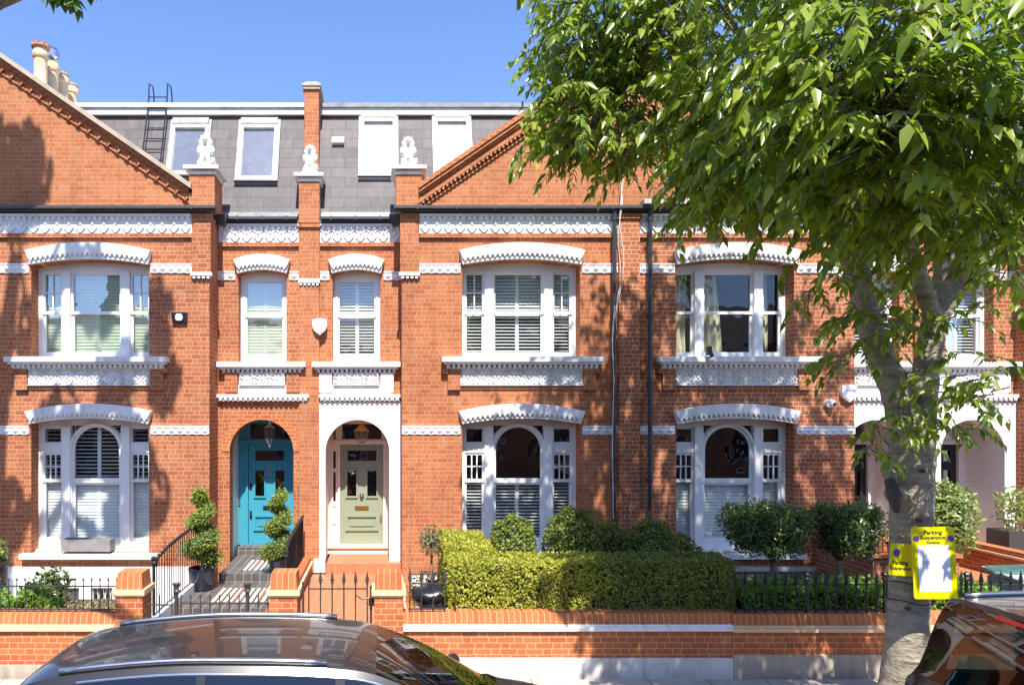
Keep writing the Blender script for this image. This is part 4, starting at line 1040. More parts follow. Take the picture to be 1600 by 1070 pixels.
# ------------------------------------------------------------------ dividing walls, front walls, piers
def gwall(x0, x1, y, ztop, label, bandmat='stone_band', low=None, low_h=0.0, yb=9.28):
    e = empty('garden_wall', ((x0 + x1) / 2, y, ZP), label, 'garden wall', 'front garden walls')
    m = MB(); m.box(x0, x1, y, yb, ZP - .3, ztop - .215); m.build('brickwork', 'brick_garden', e)
    b = MB(); b.box(x0, x1, y - .045, yb + .02, ztop - .215, ztop - .17); b.box(x0, x1, y - .02, yb + .02, ztop - .17, ztop - .135); b.build('stone_band', bandmat, e)
    c = MB(); c.hexa([(x0, y - .005, ztop - .135), (x1, y - .005, ztop - .135), (x1, yb + .01, ztop - .135), (x0, yb + .01, ztop - .135), (x0, y + .03, ztop), (x1, y + .03, ztop), (x1, yb - .02, ztop), (x0, yb - .02, ztop)]); c.build('coping', 'brick_soldier', e)
    if low:
        l = MB(); l.box(x0 + low[1], x1, y - .025, y + .02, ZP - .1, ZP + low_h); l.build('plinth', low[0], e)
    return e
gwall(-8.0, -3.50, 9.0, .60, 'low brick front wall under black ball-topped railings at far left', low=('plaster_cement', 0), low_h=.14)
gwall(.252, 4.53, 9.0, .60, 'low brick front wall with white-painted band below the clipped hedge', 'white_paint', low=('wall_plinth_white', .72), low_h=.23)
gwall(4.535, 8.2, 9.0, .585, 'low brick front wall with weathered band below the black spearhead railings', 'stone_band', low=('plaster_cement', 0), low_h=.27)
gwall(8.9, 14.5, 9.0, .585, 'low brick front wall at far right behind the parked car', 'stone_band')
def gpier(x0, x1, y, ztop, label):
    e = empty('gate_pier', ((x0 + x1) / 2, y, ZP), label, 'gate pier', 'brick gate piers'); yb = y + .36
    m = MB(); m.box(x0, x1, y, yb, ZP - .2, ztop - .30); m.build('shaft', 'brick_garden', e)
    b = MB(); b.box(x0 - .035, x1 + .035, y - .035, yb + .035, ztop - .275, ztop - .21); b.box(x0 - .018, x1 + .018, y - .018, yb + .018, ztop - .30, ztop - .275); b.build('stone_band', 'stone_band', e)
    c = MB(); c.hexa([(x0 + .002, y + .002, ztop - .21), (x1 - .002, y + .002, ztop - .21), (x1 - .002, yb - .002, ztop - .21), (x0 + .002, yb - .002, ztop - .21), (x0 + .02, y + .03, ztop), (x1 - .02, y + .03, ztop), (x1 - .02, yb - .02, ztop), (x0 + .02, yb - .02, ztop)]); c.build('cap', 'brick_soldier', e)
gpier(-3.49, -3.135, 8.97, 1.13, 'brick gate pier left of the black tiled path, beside the far-left railings')
gpier(-1.49, -1.125, 8.97, 1.125, 'brick gate pier between the black tiled path and the red tiled path')
gpier(-.125, .25, 8.97, 1.125, 'brick gate pier right of the red tiled path, beside the rubbish bags')
def divwall(x0, x1, y0, y1, ztop, label, group=None, matn='brick_garden'):
    e = empty('dividing_wall', ((x0 + x1) / 2, (y0 + y1) / 2, ZP), label, 'garden wall', 'dividing garden walls')
    m = MB(); m.box(x0, x1, y0, y1, -1, ztop - .13); m.build('brickwork', matn, e)
    b = MB(); b.box(x0 - .03, x1 + .03, y0, y1 + .001, ztop - .13, ztop - .09); b.build('stone_band', 'stone_band', e)
    c = MB(); c.box(x0 + .01, x1 - .01, y0 + .01, y1, ztop - .09, ztop); c.build('coping', 'brick_garden', e)
divwall(-1.74, -1.46, 9.34, 13.95, .34, 'low brick wall dividing the black tiled path from the red tiled path')
divwall(.36, .48, 9.34, 13.45, .16, 'low brick edging wall between the red tiled path and the bin bags')
divwall(11.03, 11.29, 9.3, 13.9, .80, 'brick wall with stone stripe running out from the right porch')
e = empty('path_kerb', (-3.42, 11, 0), 'white rendered kerb carrying the curved handrail beside the black steps', 'path kerb')
m = MB(); m.box(-3.50, -3.365, 10.2, 13.45, -1, .20); m.hexa([(-3.50, 9.3, -1), (-3.365, 9.3, -1), (-3.365, 10.2, -1), (-3.50, 10.2, -1), (-3.50, 9.3, .0), (-3.365, 9.3, .0), (-3.365, 10.2, .2), (-3.50, 10.2, .2)]); m.build('render', 'white_paint', e)

# ------------------------------------------------------------------ railings and gates
def spear(mb, x, y, z, s=1.0):
    mb.lathe([(.009, 0), (.016 * s, .004), (.016 * s, .018), (.008, .022), (.022 * s, .04), (.019 * s, .06), (.002, .12 * s + .02)], (x, y, z), 6)
def bar_mesh(kind, h, r):
    m = MB(); 
    if kind == 'ball': m.tube([(0, 0, 0), (0, 0, h - .03)], r, 6); m.ball((0, 0, h - .015), .018, 8, 5)
    elif kind == 'spear': m.tube([(0, 0, 0), (0, 0, h - .12)], r, 6); spear(m, 0, 0, h - .135, 1.25)
    elif kind == 'fat': m.tube([(0, 0, 0), (0, 0, h - .13)], r, 6); m.ball((0, 0, h * .72), .02, 6, 4); spear(m, 0, 0, h - .145, 1.35)
    else: m.tube([(0, 0, 0), (0, 0, h)], r, 6); m.ball((0, 0, h), r * 1.6, 6, 4)
    return m
def railing(name, label, cat, a, b, z, h, pitch, kind, r, rails, posts=(), m='iron_black', group='iron railings and gates'):
    a = Vector((*a, z)); b = Vector((*b, z)); n = int((b - a).length / pitch); d = (b - a) / n
    e = empty(name, tuple((a + b) / 2), label, cat, group)
    for k, rz in enumerate(rails):
        q = MB(); q.bar(a + Vector((0, 0, rz)), b + Vector((0, 0, rz)), .032, .012); q.build('rail', m, e)
    src = None
    for i in range(n + 1):
        pnt = a + d * i
        if src is None:
            src = bar_mesh(kind, h, r).build('bar', m, e); o = src
        else:
            o = src.copy(); COL.objects.link(o)
        o.parent = e; o.matrix_parent_inverse = Matrix.Identity(4); o.location = pnt - Vector(e.location)
    for t, ph, pr in posts:
        pnt = a + (b - a) * t; q = MB(); q.tube([pnt - Vector((0, 0, .04)), pnt + Vector((0, 0, ph - .1))], pr, 8)
        q.lathe([(pr, ph - .1), (pr * 1.6, ph - .085), (pr * 1.0, ph - .06), (pr * 2.0, ph - .02), (pr * 1.2, ph), (.002, ph + .015)], tuple(pnt), 8); q.build('post', m, e)
    return e
railing('railing', 'thin black railing with ball tops on the far-left garden wall', 'railing', (-7.9, 9.1), (-3.52, 9.1), .60, .44, .108, 'ball', .0075, (.03, .335), m='iron_brown')
railing('railing', 'short spearhead railing on the wall in front of the rubbish bags', 'railing', (.34, 9.1), (.80, 9.1), .60, .53, .125, 'spear', .009, (.035, .37), ((1.3, .34, .011),), m='iron_brown')
railing('railing', 'thick black spearhead railing in front of the clipped standard trees', 'railing', (4.62, 9.1), (6.62, 9.1), .585, .52, .13, 'fat', .0125, (.04, .37), ((.475, .53, .022), (.985, .53, .02)))
railing('railing', 'black spearhead railing behind the tree and yellow notice at far right', 'railing', (7.6, 9.1), (9.3, 9.1), .585, .52, .13, 'fat', .0125, (.04, .37), ((.04, .53, .022),))
def gate(label, x0, x1, y, z, h, kind, r, rails, m, extra):
    e = railing('gate', label, 'gate', (x0, y), (x1, y), z, h, (x1 - x0) / max(1, round((x1 - x0) / .125)), kind, r, rails, (), m)
    extra(e); return e
def g2(e):
    q = MB(); q.bar((-1.06, 9.06, -.1), (-1.06, 9.06, 1.0), .03); q.bar((-.17, 9.06, -.1), (-.17, 9.06, .95), .03); q.build('frame', 'iron_brown', e)
    q = MB(); q.tube([(-.36, 9.02, .84), (-.3, 9.0, .80), (-.2, 9.0, .80), (-.13, 9.02, .80)], .013, 6); q.box(-.2, -.12, 9.0, 9.05, .70, .78); q.build('latch', 'iron_black', e)
gate('low spearhead gate across the red tiled path', -.985, -.22, 9.06, -.08, 1.19, 'spear', .0095, (.10, .99), 'iron_brown', g2)
def g1(e):
    for xx in (-2.72, -1.79):
        q = MB(); q.tube([(xx, 9.06, -.1), (xx, 9.06, .92)], .028, 8); q.lathe([(.028, .86), (.05, .88), (.03, .91), (.035, .93), (.06, .98), (.035, .985), (.02, .96)], (xx, 9.06, 0), 8); q.build('post', 'iron_brown', e)
    q = MB(); q.box(-2.69, -2.45, 9.03, 9.05, .44, .5); q.build('latch', 'iron_black', e)
gate('low black bar gate across the black tiled path', -2.66, -1.52, 9.06, -.05, .87, 'knob', .0085, (.1, .77), 'iron_brown', g1)
railing('railing', 'short black side railing between the left gate pier and gate post', 'railing', (-3.1, 9.06), (-2.78, 9.06), -.1, .92, .11, 'knob', .008, (.1, .8), m='iron_brown')
def handrail(label, pts, zb, group=None):
    e = empty('handrail', pts[0], label, 'handrail', 'curved iron handrails')
    q = MB(); q.tube(pts, .018, 6); q.build('rail', 'iron_black', e)
    P = [Vector(p) for p in pts]
    for s_ in range(len(P) - 1):
        n = max(1, int(round((P[s_ + 1] - P[s_]).length / .125)))
        for i in range(n):
            a = P[s_].lerp(P[s_ + 1], (i + .3) / n); b = MB(); b.tube([(a.x, a.y, zb), tuple(a)], .0085, 5); b.ball(tuple(a + Vector((0, 0, .03))), .024, 6, 4); b.build('bar', 'iron_black', e)
    q = MB(); q.tube([(P[0].x, P[0].y, zb - .2), tuple(P[0] + Vector((0, 0, .05)))], .024, 8); q.lathe([(.024, .05), (.045, .07), (.03, .1), (.05, .14), (.01, .17)], tuple(P[0]), 8); q.build('post', 'iron_black', e)
    return e
handrail('curved black handrail on the white kerb left of the black steps', [(-3.43, 10.3, .92), (-3.43, 10.5, 1.02), (-3.43, 10.9, 1.08), (-3.43, 11.6, 1.13), (-3.43, 12.4, 1.17), (-3.43, 13.2, 1.2)], .19)
handrail('curved black handrail on the low wall right of the black steps', [(-1.62, 11.4, .80), (-1.62, 11.55, .98), (-1.62, 11.9, 1.05), (-1.62, 12.6, 1.10), (-1.62, 13.4, 1.14), (-1.62, 13.9, 1.15)], .33)
handrail('short black handrail on the brick steps behind the clipped trees', [(8.75, 11.5, .62), (8.75, 11.7, .85), (8.75, 12.1, .98), (8.75, 12.3, 1.0)], .3)

# ------------------------------------------------------------------ lions on the piers
def lion_mesh():
    m = MB()
    B = [((0, .02, .20), (.085, .10, .15)), ((0, -.03, .27), (.085, .075, .12)), ((0, .09, .12), (.12, .11, .11)), ((-.09, .06, .09), (.055, .10, .09)), ((.09, .06, .09), (.055, .10, .09)),
         ((0, -.07, .42), (.07, .075, .075)), ((0, -.03, .37), (.125, .085, .115)), ((0, .0, .30), (.12, .09, .10)), ((0, -.145, .395), (.038, .04, .03)), ((-.07, -.05, .475), (.022, .018, .022)), ((.07, -.05, .475), (.022, .018, .022)), ((0, -.10, .46), (.05, .045, .03)), ((-.10, -.02, .24), (.06, .06, .09)), ((.10, -.02, .24), (.06, .06, .09)), ((-.03, -.125, .445), (.018, .02, .012)), ((.03, -.125, .445), (.018, .02, .012)),
         ((-.055, -.10, .035), (.035, .055, .03)), ((.055, -.10, .035), (.035, .055, .03)), ((-.11, -.03, .03), (.035, .07, .03)), ((.11, -.03, .03), (.035, .07, .03))]
    for c, r in B: m.ball(c, r, 14, 9)
    for s in (-1, 1): m.tube([(s * .055, -.07, .28), (s * .058, -.085, .15), (s * .055, -.085, .03)], [.045, .033, .03], 10)
    m.tube([(.1, .12, .05), (.16, .06, .04), (.165, -.04, .05), (.15, -.07, .1)], [.02, .02, .018, .022], 8)
    return m
def remesh(o, vox, smooth=4, disp=0):
    md = o.modifiers.new('r', 'REMESH'); md.mode = 'VOXEL'; md.voxel_size = vox; md.use_smooth_shade = True
    if smooth: s = o.modifiers.new('s', 'SMOOTH'); s.iterations = smooth; s.factor = .5
    dg = bpy.context.evaluated_depsgraph_get(); me = bpy.data.meshes.new_from_object(o.evaluated_get(dg)); mats = list(o.data.materials)
    o.modifiers.clear(); o.data = me
    if not me.materials:
        for mm in mats: me.materials.append(mm)
    me.polygons.foreach_set('use_smooth', [True] * len(me.polygons))
    return o
lm = None
for (x, y, z, lab, s, rz) in ((-3.54, 13.75, 8.02, 'white stone lion on the brick pier at the end of the far-left gable', 1.12, .06), (-1.53, 14.36, 8.12, 'white stone lion on the middle pier in front of the thin chimney', 1.0, -.05), (.48, 13.75, 8.02, 'white stone lion on the brick pier at the foot of the middle gable', 1.05, 0)):
    e = empty('lion_statue', (x, y, z), lab, 'statue', 'stone lions on the piers')
    if lm is None:
        b = lion_mesh().build('lion', 'lion_stone', e); remesh(b, .011, 2); lm = b
    else:
        b = lm.copy(); COL.objects.link(b); b.parent = e
    b.matrix_parent_inverse = Matrix.Identity(4); b.location = (0, 0, .15); b.scale = (s, s, s); b.rotation_euler = (0, 0, rz)
    p = MB(); p.hexa([(x - .20, y - .2, z), (x + .20, y - .2, z), (x + .20, y + .2, z), (x - .20, y + .2, z), (x - .145, y - .15, z + .09), (x + .145, y - .15, z + .09), (x + .145, y + .15, z + .09), (x - .145, y + .15, z + .09)]); p.box(x - .135, x + .135, y - .16, y + .17, z + .09, z + .15)
    p.build('pedestal', 'lion_stone', e)

# ------------------------------------------------------------------ things fixed to the houses
e = empty('roof_ladder', (-4.8, 14.7, 8.2), 'thin black metal ladder leaning up the left slate roof', 'ladder')
la, lb = man(-5.13, 1.25, .12), man(-5.13, 2.75, .16); wv = Vector((.40, 0, 0))
for k in (0, 1):
    q = MB(); a, b = la + wv * k, lb + wv * k; t = b + Vector((0, .05, .42)); q.tube([a, b, t, t + Vector((0, .22, .04)), t + Vector((0, .30, -.1)), t + Vector((0, .32, -.5))], .016, 6); q.build('stile', 'iron_black', e)
for i in range(7):
    p = la.lerp(lb, i / 6 * 1.08); q = MB(); q.tube([p, p + wv], .012, 6); q.build('rung', 'iron_black', e)
# burglar alarms and cameras
e = empty('alarm_box', (-3.98, 13.45, 5.08), 'small black alarm box with pale shield logo on the left house', 'alarm box', 'burglar alarm boxes')
q = MB(); q.hexa([(-4.12, 13.44, 4.98), (-3.84, 13.44, 4.98), (-3.84, 13.5, 4.98), (-4.12, 13.5, 4.98), (-4.13, 13.41, 5.18), (-3.83, 13.41, 5.18), (-3.83, 13.5, 5.18), (-4.13, 13.5, 5.18)]); q.build('case', 'alarm_black', e)
q = MB(); q.prism([[(-4.05, 5.06), (-4.02, 5.025), (-3.94, 5.025), (-3.91, 5.06), (-3.91, 5.12), (-3.94, 5.155), (-4.02, 5.155), (-4.05, 5.12)]], 13.405, 13.43); pl = q.build('logo_plate', 'alarm_white', e)
q = MB(); text_mesh('ADT', .075, Matrix.Translation((-3.98, 13.403, 5.09)) @ Matrix.Rotation(R(90), 4, 'X'), q); q.build('lettering', 'alarm_blue', pl)
def shield(x, z, label, y):
    e = empty('alarm_box', (x, y, z), label, 'alarm box', 'burglar alarm boxes')
    pts = [(x - .14, z + .13), (x - .15, z + .02), (x - .11, z - .09), (x, z - .18), (x + .11, z - .09), (x + .15, z + .02), (x + .14, z + .13), (x + .07, z + .15), (x, z + .155), (x - .07, z + .15)]
    q = MB(); q.prism([pts], y - .09, y); in_ = [((a - x) * .8 + x, (b - z) * .8 + z) for a, b in pts]; q.prism([in_], y - .105, y - .09); c = q.build('case', 'alarm_white', e)
    q = MB()
    for k in range(7): q.box(x - .085 + k * .026, x - .07 + k * .026, y - .107, y - .104, z + .035, z + .058)
    q.build('lettering', 'alarm_blue', c)
shield(-1.31, 5.0, 'white shield-shaped alarm box between the two upper hall windows', YR - .07)
shield(9.04, 3.62, 'white shield-shaped alarm box on the shaded house by the tree', YF)
e = empty('dome_camera', (8.68, 13.4, 3.42), 'small white dome camera under the right alarm box', 'camera', 'security cameras')
q = MB(); q.tube([(8.68, 13.5, 3.42), (8.68, 13.42, 3.42)], .085, 14); q.build('base', 'alarm_white', e); q = MB(); q.ball((8.70, 13.41, 3.41), .06, 12, 8); q.build('dome', 'alarm_white', e); q = MB(); q.ball((8.71, 13.37, 3.405), .035, 10, 6); q.build('lens', 'lens_black', e)
e = empty('bullet_camera', (6.3, 13.2, 4.3), 'small black camera clamped to the sill of the curtained window', 'camera', 'security cameras')
q = MB(); q.tube([(6.27, 13.2, 4.30), (6.20, 13.2, 4.48)], .04, 8); q.box(6.17, 6.24, 13.15, 13.25, 4.33, 4.50); q.build('body', 'alarm_black', e); q = MB(); q.ball((6.27, 13.2, 4.24), .055, 8, 6); q.tube([(6.27, 13.2, 4.24), (6.27, 13.3, 4.28)], .02, 6); q.build('mount', 'alarm_white', e)
# lanterns in the porches
def lantern(x, y, z, label, kind):
    e = empty('hanging_lantern', (x, y, z), label, 'lantern', 'porch lanterns')
    if kind == 'gothic':
        q = MB(); q.tube([(x, y, z + .36), (x, y, 3.13)], .006, 5); q.lathe([(.01, .36), (.03, .33), (.02, .30), (.10, .24), (.115, .22), (.02, .235)], (x, y, z), 12); 
        for k in range(6):
            a = k * pi / 3; q.tube([(x + .10 * cos(a), y + .10 * sin(a), z + .22), (x + .095 * cos(a), y + .095 * sin(a), z + .0), (x + .05 * cos(a), y + .05 * sin(a), z - .12), (x, y, z - .16)], .006, 5)
        q.lathe([(.05, -.12), (.02, -.15), (.025, -.18), (.002, -.2)], (x, y, z), 10); q.build('cage', 'chrome', e)
        q = MB(); q.lathe([(.09, .2), (.088, 0), (.045, -.12)], (x, y, z), 12); q.build('glazing', 'lantern_glass', e)
    else:
        q = MB(); q.tube([(x, y, z + .30), (x, y, 3.13)], .005, 5); q.lathe([(.015, .31), (.02, .27), (.035, .26), (.155, .135), (.16, .12), (.02, .125)], (x, y, z), 4)
        for k in range(4):
            a = k * pi / 2; q.tube([(x + .15 * cos(a), y + .15 * sin(a), z + .12), (x + .085 * cos(a), y + .085 * sin(a), z - .11)], .007, 5)
        q.lathe([(.09, -.13), (.09, -.105), (.03, -.1)], (x, y, z), 4); q.tube([(x, y, z - .1), (x, y, z + .02)], .015, 6); q.build('cage', 'brass', e)
        q = MB(); q.lathe([(.145, .115), (.082, -.1)], (x, y, z), 4); q.build('glazing', 'lantern_glass', e)
lantern(-2.42, 14.62, 2.70, 'ornate chrome lantern hanging in front of the blue door', 'gothic')
lantern(-.475, 14.62, 2.73, 'brass four-sided lantern hanging in front of the green door', 'box')
# white cables by the drainpipe
e = empty('cable', (4.55, 13.4, 5), 'pair of loose white cables down the wall beside the drainpipes', 'cable')
for k in range(2):
    q = MB(); P = []
    for i in range(15):
        z = 7.9 - i * .22; P.append((4.56 + .05 * sin(i * .8 + k * 1.3) + .03 * k - (.06 if z < 6.4 else 0) * (6.4 - z), 13.32 if z < 7.25 else 13.40, z))
    q.tube(P, .0065, 5); q.build('strand', 'cord', e)
q = MB(); q.tube([(4.44, 13.32, 5.3), (4.40, 13.32, 4.6), (4.43, 13.32, 3.9), (4.40, 13.32, 2.6), (4.42, 13.32, 1.2)], .008, 5); q.build('strand', 'cord', e)
# window trough on the left sill
e = empty('window_trough', (-5.79, 13.55, .54), 'grey empty window trough on the lower left sill', 'planter')
q = MB(); q.prism([rect(-6.27, -5.32, .54, .775)], 13.42, 13.44); q.box(-6.27, -5.32, 13.66, 13.68, .54, .775); q.box(-6.27, -6.25, 13.44, 13.66, .54, .775); q.box(-5.34, -5.32, 13.44, 13.66, .54, .775); q.build('trough', 'planter_grey', e)
q = MB(); q.box(-6.25, -5.34, 13.44, 13.66, .56, .73); q.build('soil', 'soil', e)
# rubbish bags behind the short railing
for (x, y, z, r, lab) in ((.72, 9.75, .30, (.30, .26, .26), 'lower black rubbish bag behind the short railing'), (.70, 9.95, .60, (.33, .26, .17), 'upper flat black rubbish bag behind the short railing')):
    q = MB(); q.ball((x, y, z), r, 22, 14); g_ = rng(5)
    q.v = [(a + .02 * sin(b * 19 + c * 23), b, c + .02 * sin(a * 17 + b * 9)) for a, b, c in q.v]
    for k in range(5): q.tube([(x + .04 * cos(k), y + .04 * sin(k), z + r[2] * .9), (x + .1 * cos(k * 1.3), y + .1 * sin(k * 1.3), z + r[2] + .06)], [.03, .01], 5)
    o = q.build('rubbish_bag', 'bag_black'); shade(o, 60); tag(o, lab, 'rubbish bag', 'rubbish bags')
# bin store at far right
e = empty('storage_box', (9.9, 9.9, .1), 'pale grey storage box behind the far-right railings', 'storage box')
q = MB(); q.box(8.9, 11.0, 9.62, 10.2, .1, .83); q.build('body', 'box_grey', e); q = MB(); q.hexa([(8.85, 9.58, .84), (11.0, 9.58, .84), (11.0, 10.25, .91), (8.85, 10.25, .91), (8.85, 9.58, .88), (11.0, 9.58, .88), (11.0, 10.25, .95), (8.85, 10.25, .95)]); q.build('lid', 'fascia_grey', e)
q = MB(); q.hexa([(8.75, 9.9, .915), (9.9, 9.75, .90), (9.9, 10.2, .945), (8.85, 10.2, .945), (8.78, 9.92, .94), (9.88, 9.8, .95), (9.9, 10.2, 1.0), (8.9, 10.2, .97)]); o = q.build('folded_sheet', 'tarp_teal'); tag(o, 'folded teal plastic sheet lying on the pale storage box', 'sheet')
# ------------------------------------------------------------------ clipped plants
def core_box(mb, x0, x1, y0, y1, z0, z1, s=.07): mb.box(x0 + s, x1 - s, y0 + s, y1 - s, z0, z1 - s)
e = empty('hedge', (2.8, 9.7, .1), 'long clipped box hedge on the wall, sunlit yellow-green left half', 'hedge')
c = MB(); core_box(c, .86, 4.70, 9.22, 9.78, .10, 1.225); core_box(c, .88, 1.55, 9.8, 11.4, .10, 1.29); c.build('branches', 'plant_core', e)
P1, N1 = box_shell(.86, 4.70, 9.20, 9.80, .55, 1.25, 6600, 11, .08, 'xXyZ'); P2, N2 = box_shell(.88, 1.58, 9.7, 11.4, .5, 1.315, 4600, 12, .06, 'xXZ')
gh = rng(77); ii = gh.choice(len(P1), 900); P3 = P1[ii] + N1[ii] * gh.uniform(.02, .085, (900, 1)) + gh.normal(0, .01, (900, 3)); P1 = np.concatenate([P1, P3]); N1 = np.concatenate([N1, N1[ii]])
keep = (np.sin(P1[:, 0] * 23 + P1[:, 2] * 9) * np.sin(P1[:, 2] * 31 + P1[:, 0] * 11 + P1[:, 1] * 17)) < .72; P1 = P1[keep]; N1 = N1[keep]
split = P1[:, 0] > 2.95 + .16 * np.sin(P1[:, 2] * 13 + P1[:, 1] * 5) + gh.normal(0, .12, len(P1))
scatter_leaves('foliage', np.concatenate([P1[~split], P2]), np.concatenate([N1[~split], N2]), .036, 'leaf_hedge', e, 3)
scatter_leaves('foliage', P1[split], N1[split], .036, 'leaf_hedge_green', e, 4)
def dome(label, c, r, n, seed, zmin=0., leaf=.042, mt='leaf_box', group='clipped domes behind the hedge', core=True, name='topiary_dome'):
    e = empty(name, (c[0], c[1], .1), label, 'shrub', group)
    if core:
        m = MB(); m.ball(c, tuple(k * .84 for k in r), 14, 9); m.build('branches', 'plant_core', e, smooth=True)
    p, d = ell_shell(c, r, n, seed, .16, zmin); scatter_leaves('foliage', p, d, leaf, mt, e, seed + 1, .6, .6, .7)
    return e
dome('rounded box dome in front of the lower window centre, sunlit rim', (1.96, 10.5, 1.16), (.35, .35, .51), 5600, 21, .5)
dome('largest box dome, right of the lower window behind the hedge', (2.88, 10.5, 1.19), (.43, .42, .60), 7600, 22, .5)
dome('shaded box dome at the right end of the hedge', (4.06, 10.5, 1.13), (.38, .36, .48), 5400, 23, .5)
dome('loose dark shrub against the wall between the two right domes', (3.50, 11.0, 1.0), (.50, .4, .48), 4600, 24, .3, .05, 'leaf_box')
dome('loose shrub behind the hedge just left of the right end', (4.5, 10.8, .95), (.4, .4, .40), 2900, 25, .3, .05, 'leaf_box')
# standards with box-shaped heads
def standard(label, x0, x1, y, z0, z1, tx, seed, dens):
    e = empty('standard_tree', (tx, y, .15), label, 'clipped tree', 'clipped standard trees')
    t = MB(); t.tube([(tx, y, .1), (tx + .02, y, .5), (tx - .01, y + .02, z0 + .15)], [.06, .05, .045], 8)
    for k in range(6): a = k * 1.05; t.tube([(tx, y, z0), (tx + .3 * cos(a), y + .2 * sin(a), z0 + .35), (tx + .5 * cos(a) * (x1 - x0) / 1.2, y + .3 * sin(a), z0 + .55)], [.03, .018, .008], 5)
    t.build('trunk', 'stem_bark', e, smooth=True)
    w = .47
    m = MB(); m.ball(((x0 + x1) / 2, y, (z0 + z1) / 2 + .06), ((x1 - x0) * .36, w * .7, (z1 - z0) * .34), 12, 8); m.build('branches', 'plant_core', e)
    p, n = box_shell(x0, x1, y - w, y + w, z0, z1, dens, seed, .16, 'xXyYZ'); g = rng(seed + 5)
    cc = np.array([(x0 + x1) / 2, y, (z0 + z1) / 2]); p = cc + (p - cc) * g.uniform(.72, 1.03, len(p))[:, None]
    hh = np.array([(x1 - x0) / 2, w, (z1 - z0) / 2]); q = np.abs((p - cc) / hh); p = cc + (p - cc) * (q.max(1) / np.maximum((q ** 2.7).sum(1) ** (1 / 2.7), 1e-6))[:, None]
    h = (p[:, 2] - z0) / (z1 - z0); p[:, 0] = cc[0] + (p[:, 0] - cc[0]) * np.clip(.66 + .55 * h, 0, 1.0)      # heads taper towards the stem
    scatter_leaves('crown', p, n, .062, 'leaf_laurel', e, seed, .38, .5, .8)
standard('clipped standard tree with wide flat head in front of the lower right window', 5.10, 6.52, 10.5, .96, 1.91, 5.92, 31, 1300)
standard('clipped standard tree beside the tree trunk, second behind the railing', 6.56, 7.62, 10.6, .96, 1.89, 6.98, 32, 1300)
e = empty('hedge', (6.3, 9.7, .15), 'low leafy hedge behind the thick black railing', 'hedge')
c = MB(); core_box(c, 4.8, 8.3, 9.3, 10.0, .1, .83); c.build('branches', 'plant_core', e)
p, n = box_shell(4.78, 8.3, 9.26, 10.0, .3, .86, 1900, 33, .12, 'yZ'); scatter_leaves('foliage', p, n, .065, 'leaf_fresh', e, 34, .5)
# spiral topiaries
def spiral(label, x, y, zb, zt, r0, seed, pot, turns=2.6, ph=0.0):
    e = empty('spiral_topiary', (x, y, pot[0]), label, 'topiary', 'spiral topiaries by the blue door')
    q = MB(); z0 = pot[0]; q.lathe([(pot[1] * .80, 0), (pot[1] * .86, .03), (pot[1] * 1.0, pot[2] * .8), (pot[1] * 1.04, pot[2] - .02), (pot[1] * 1.02, pot[2]), (pot[1] * .92, pot[2]), (pot[1] * .9, pot[2] - .05)], (x, y, z0), 26); shade(q.build('pot', 'navy_glaze', e), 50)
    t = MB(); t.tube([(x, y, z0 + .1), (x, y, zt - .1)], [.03, .012], 6); t.build('stem', 'stem_bark', e)
    g = rng(seed); n = 6200; u = np.sort(g.uniform(0, 1, n) ** 1.15); a = ph + u * turns * 2 * pi
    rad = r0 * (1 - u) ** .85 * .36 + .045; tr = r0 * (1 - .46 * u) * .66
    d = g.normal(0, 1, (n, 3)); d /= np.linalg.norm(d, axis=1, keepdims=True); d[:, 2] *= .72
    s = (1 - .25 * g.uniform(0, 1, n) ** 2)
    P = np.stack([x + np.cos(a) * rad, y + np.sin(a) * rad, zb + u * (zt - zb)], 1) + d * (tr * s)[:, None]
    scatter_leaves('foliage', P, d, .042, 'leaf_topiary', e, seed, .5, .7, .7)
    c = MB(); P = []; rr = []
    for i in range(40):
        k = i / 39; aa = ph + k * turns * 2 * pi; r_ = r0 * (1 - k) ** .85 * .36 + .045; P.append((x + cos(aa) * r_, y + sin(aa) * r_, zb + k * (zt - zb))); rr.append(r0 * (1 - .46 * k) * .66 * .62)
    c.tube(P, rr, 8); c.build('branches', 'plant_core', e, smooth=True)
spiral('spiral topiary in a glossy navy pot left of the black steps', -3.28, 12.45, .58, 1.82, .37, 41, (.05, .235, .40), 2.7, .4)
spiral('spiral topiary in front of the blue door beside the right handrail', -1.97, 13.0, .52, 1.73, .35, 43, (.22, .2, .28), 2.7, 2.0)
# small olive standard and gravel bed
e = empty('olive_tree', (.75, 11.0, .1), 'little olive standard growing left of the hedge', 'small tree')
t = MB(); t.tube([(.75, 11.0, .1), (.76, 11.0, .5), (.75, 11.0, 1.15), (.77, 11.0, 1.3)], [.026, .022, .018, .008], 6); t.build('trunk', 'stem_bark', e)
p, d = ell_shell((.75, 11.0, 1.2), (.19, .19, .24), 800, 51, .75); scatter_leaves('crown', p, d, .05, 'leaf_olive', e, 52, .4)
e = empty('border_plant', (.75, 11.2, .1), 'low dry-leaved plants around the olive stem', 'plants')
p, d = ell_shell((.76, 11.3, .32), (.38, .35, .30), 900, 53, .8, .1); scatter_leaves('foliage', p, d, .06, 'leaf_dry', e, 54, .5)
p, d = ell_shell((.62, 11.0, .25), (.18, .2, .2), 300, 55, .8, .1); scatter_leaves('foliage', p, d, .05, 'leaf_fresh', e, 56, .5)
g = MB(); g.box(.49, 1.15, 10.2, 13.2, .1, .135); o = structure(g.build('gravel_bed', 'gravel_pale'))
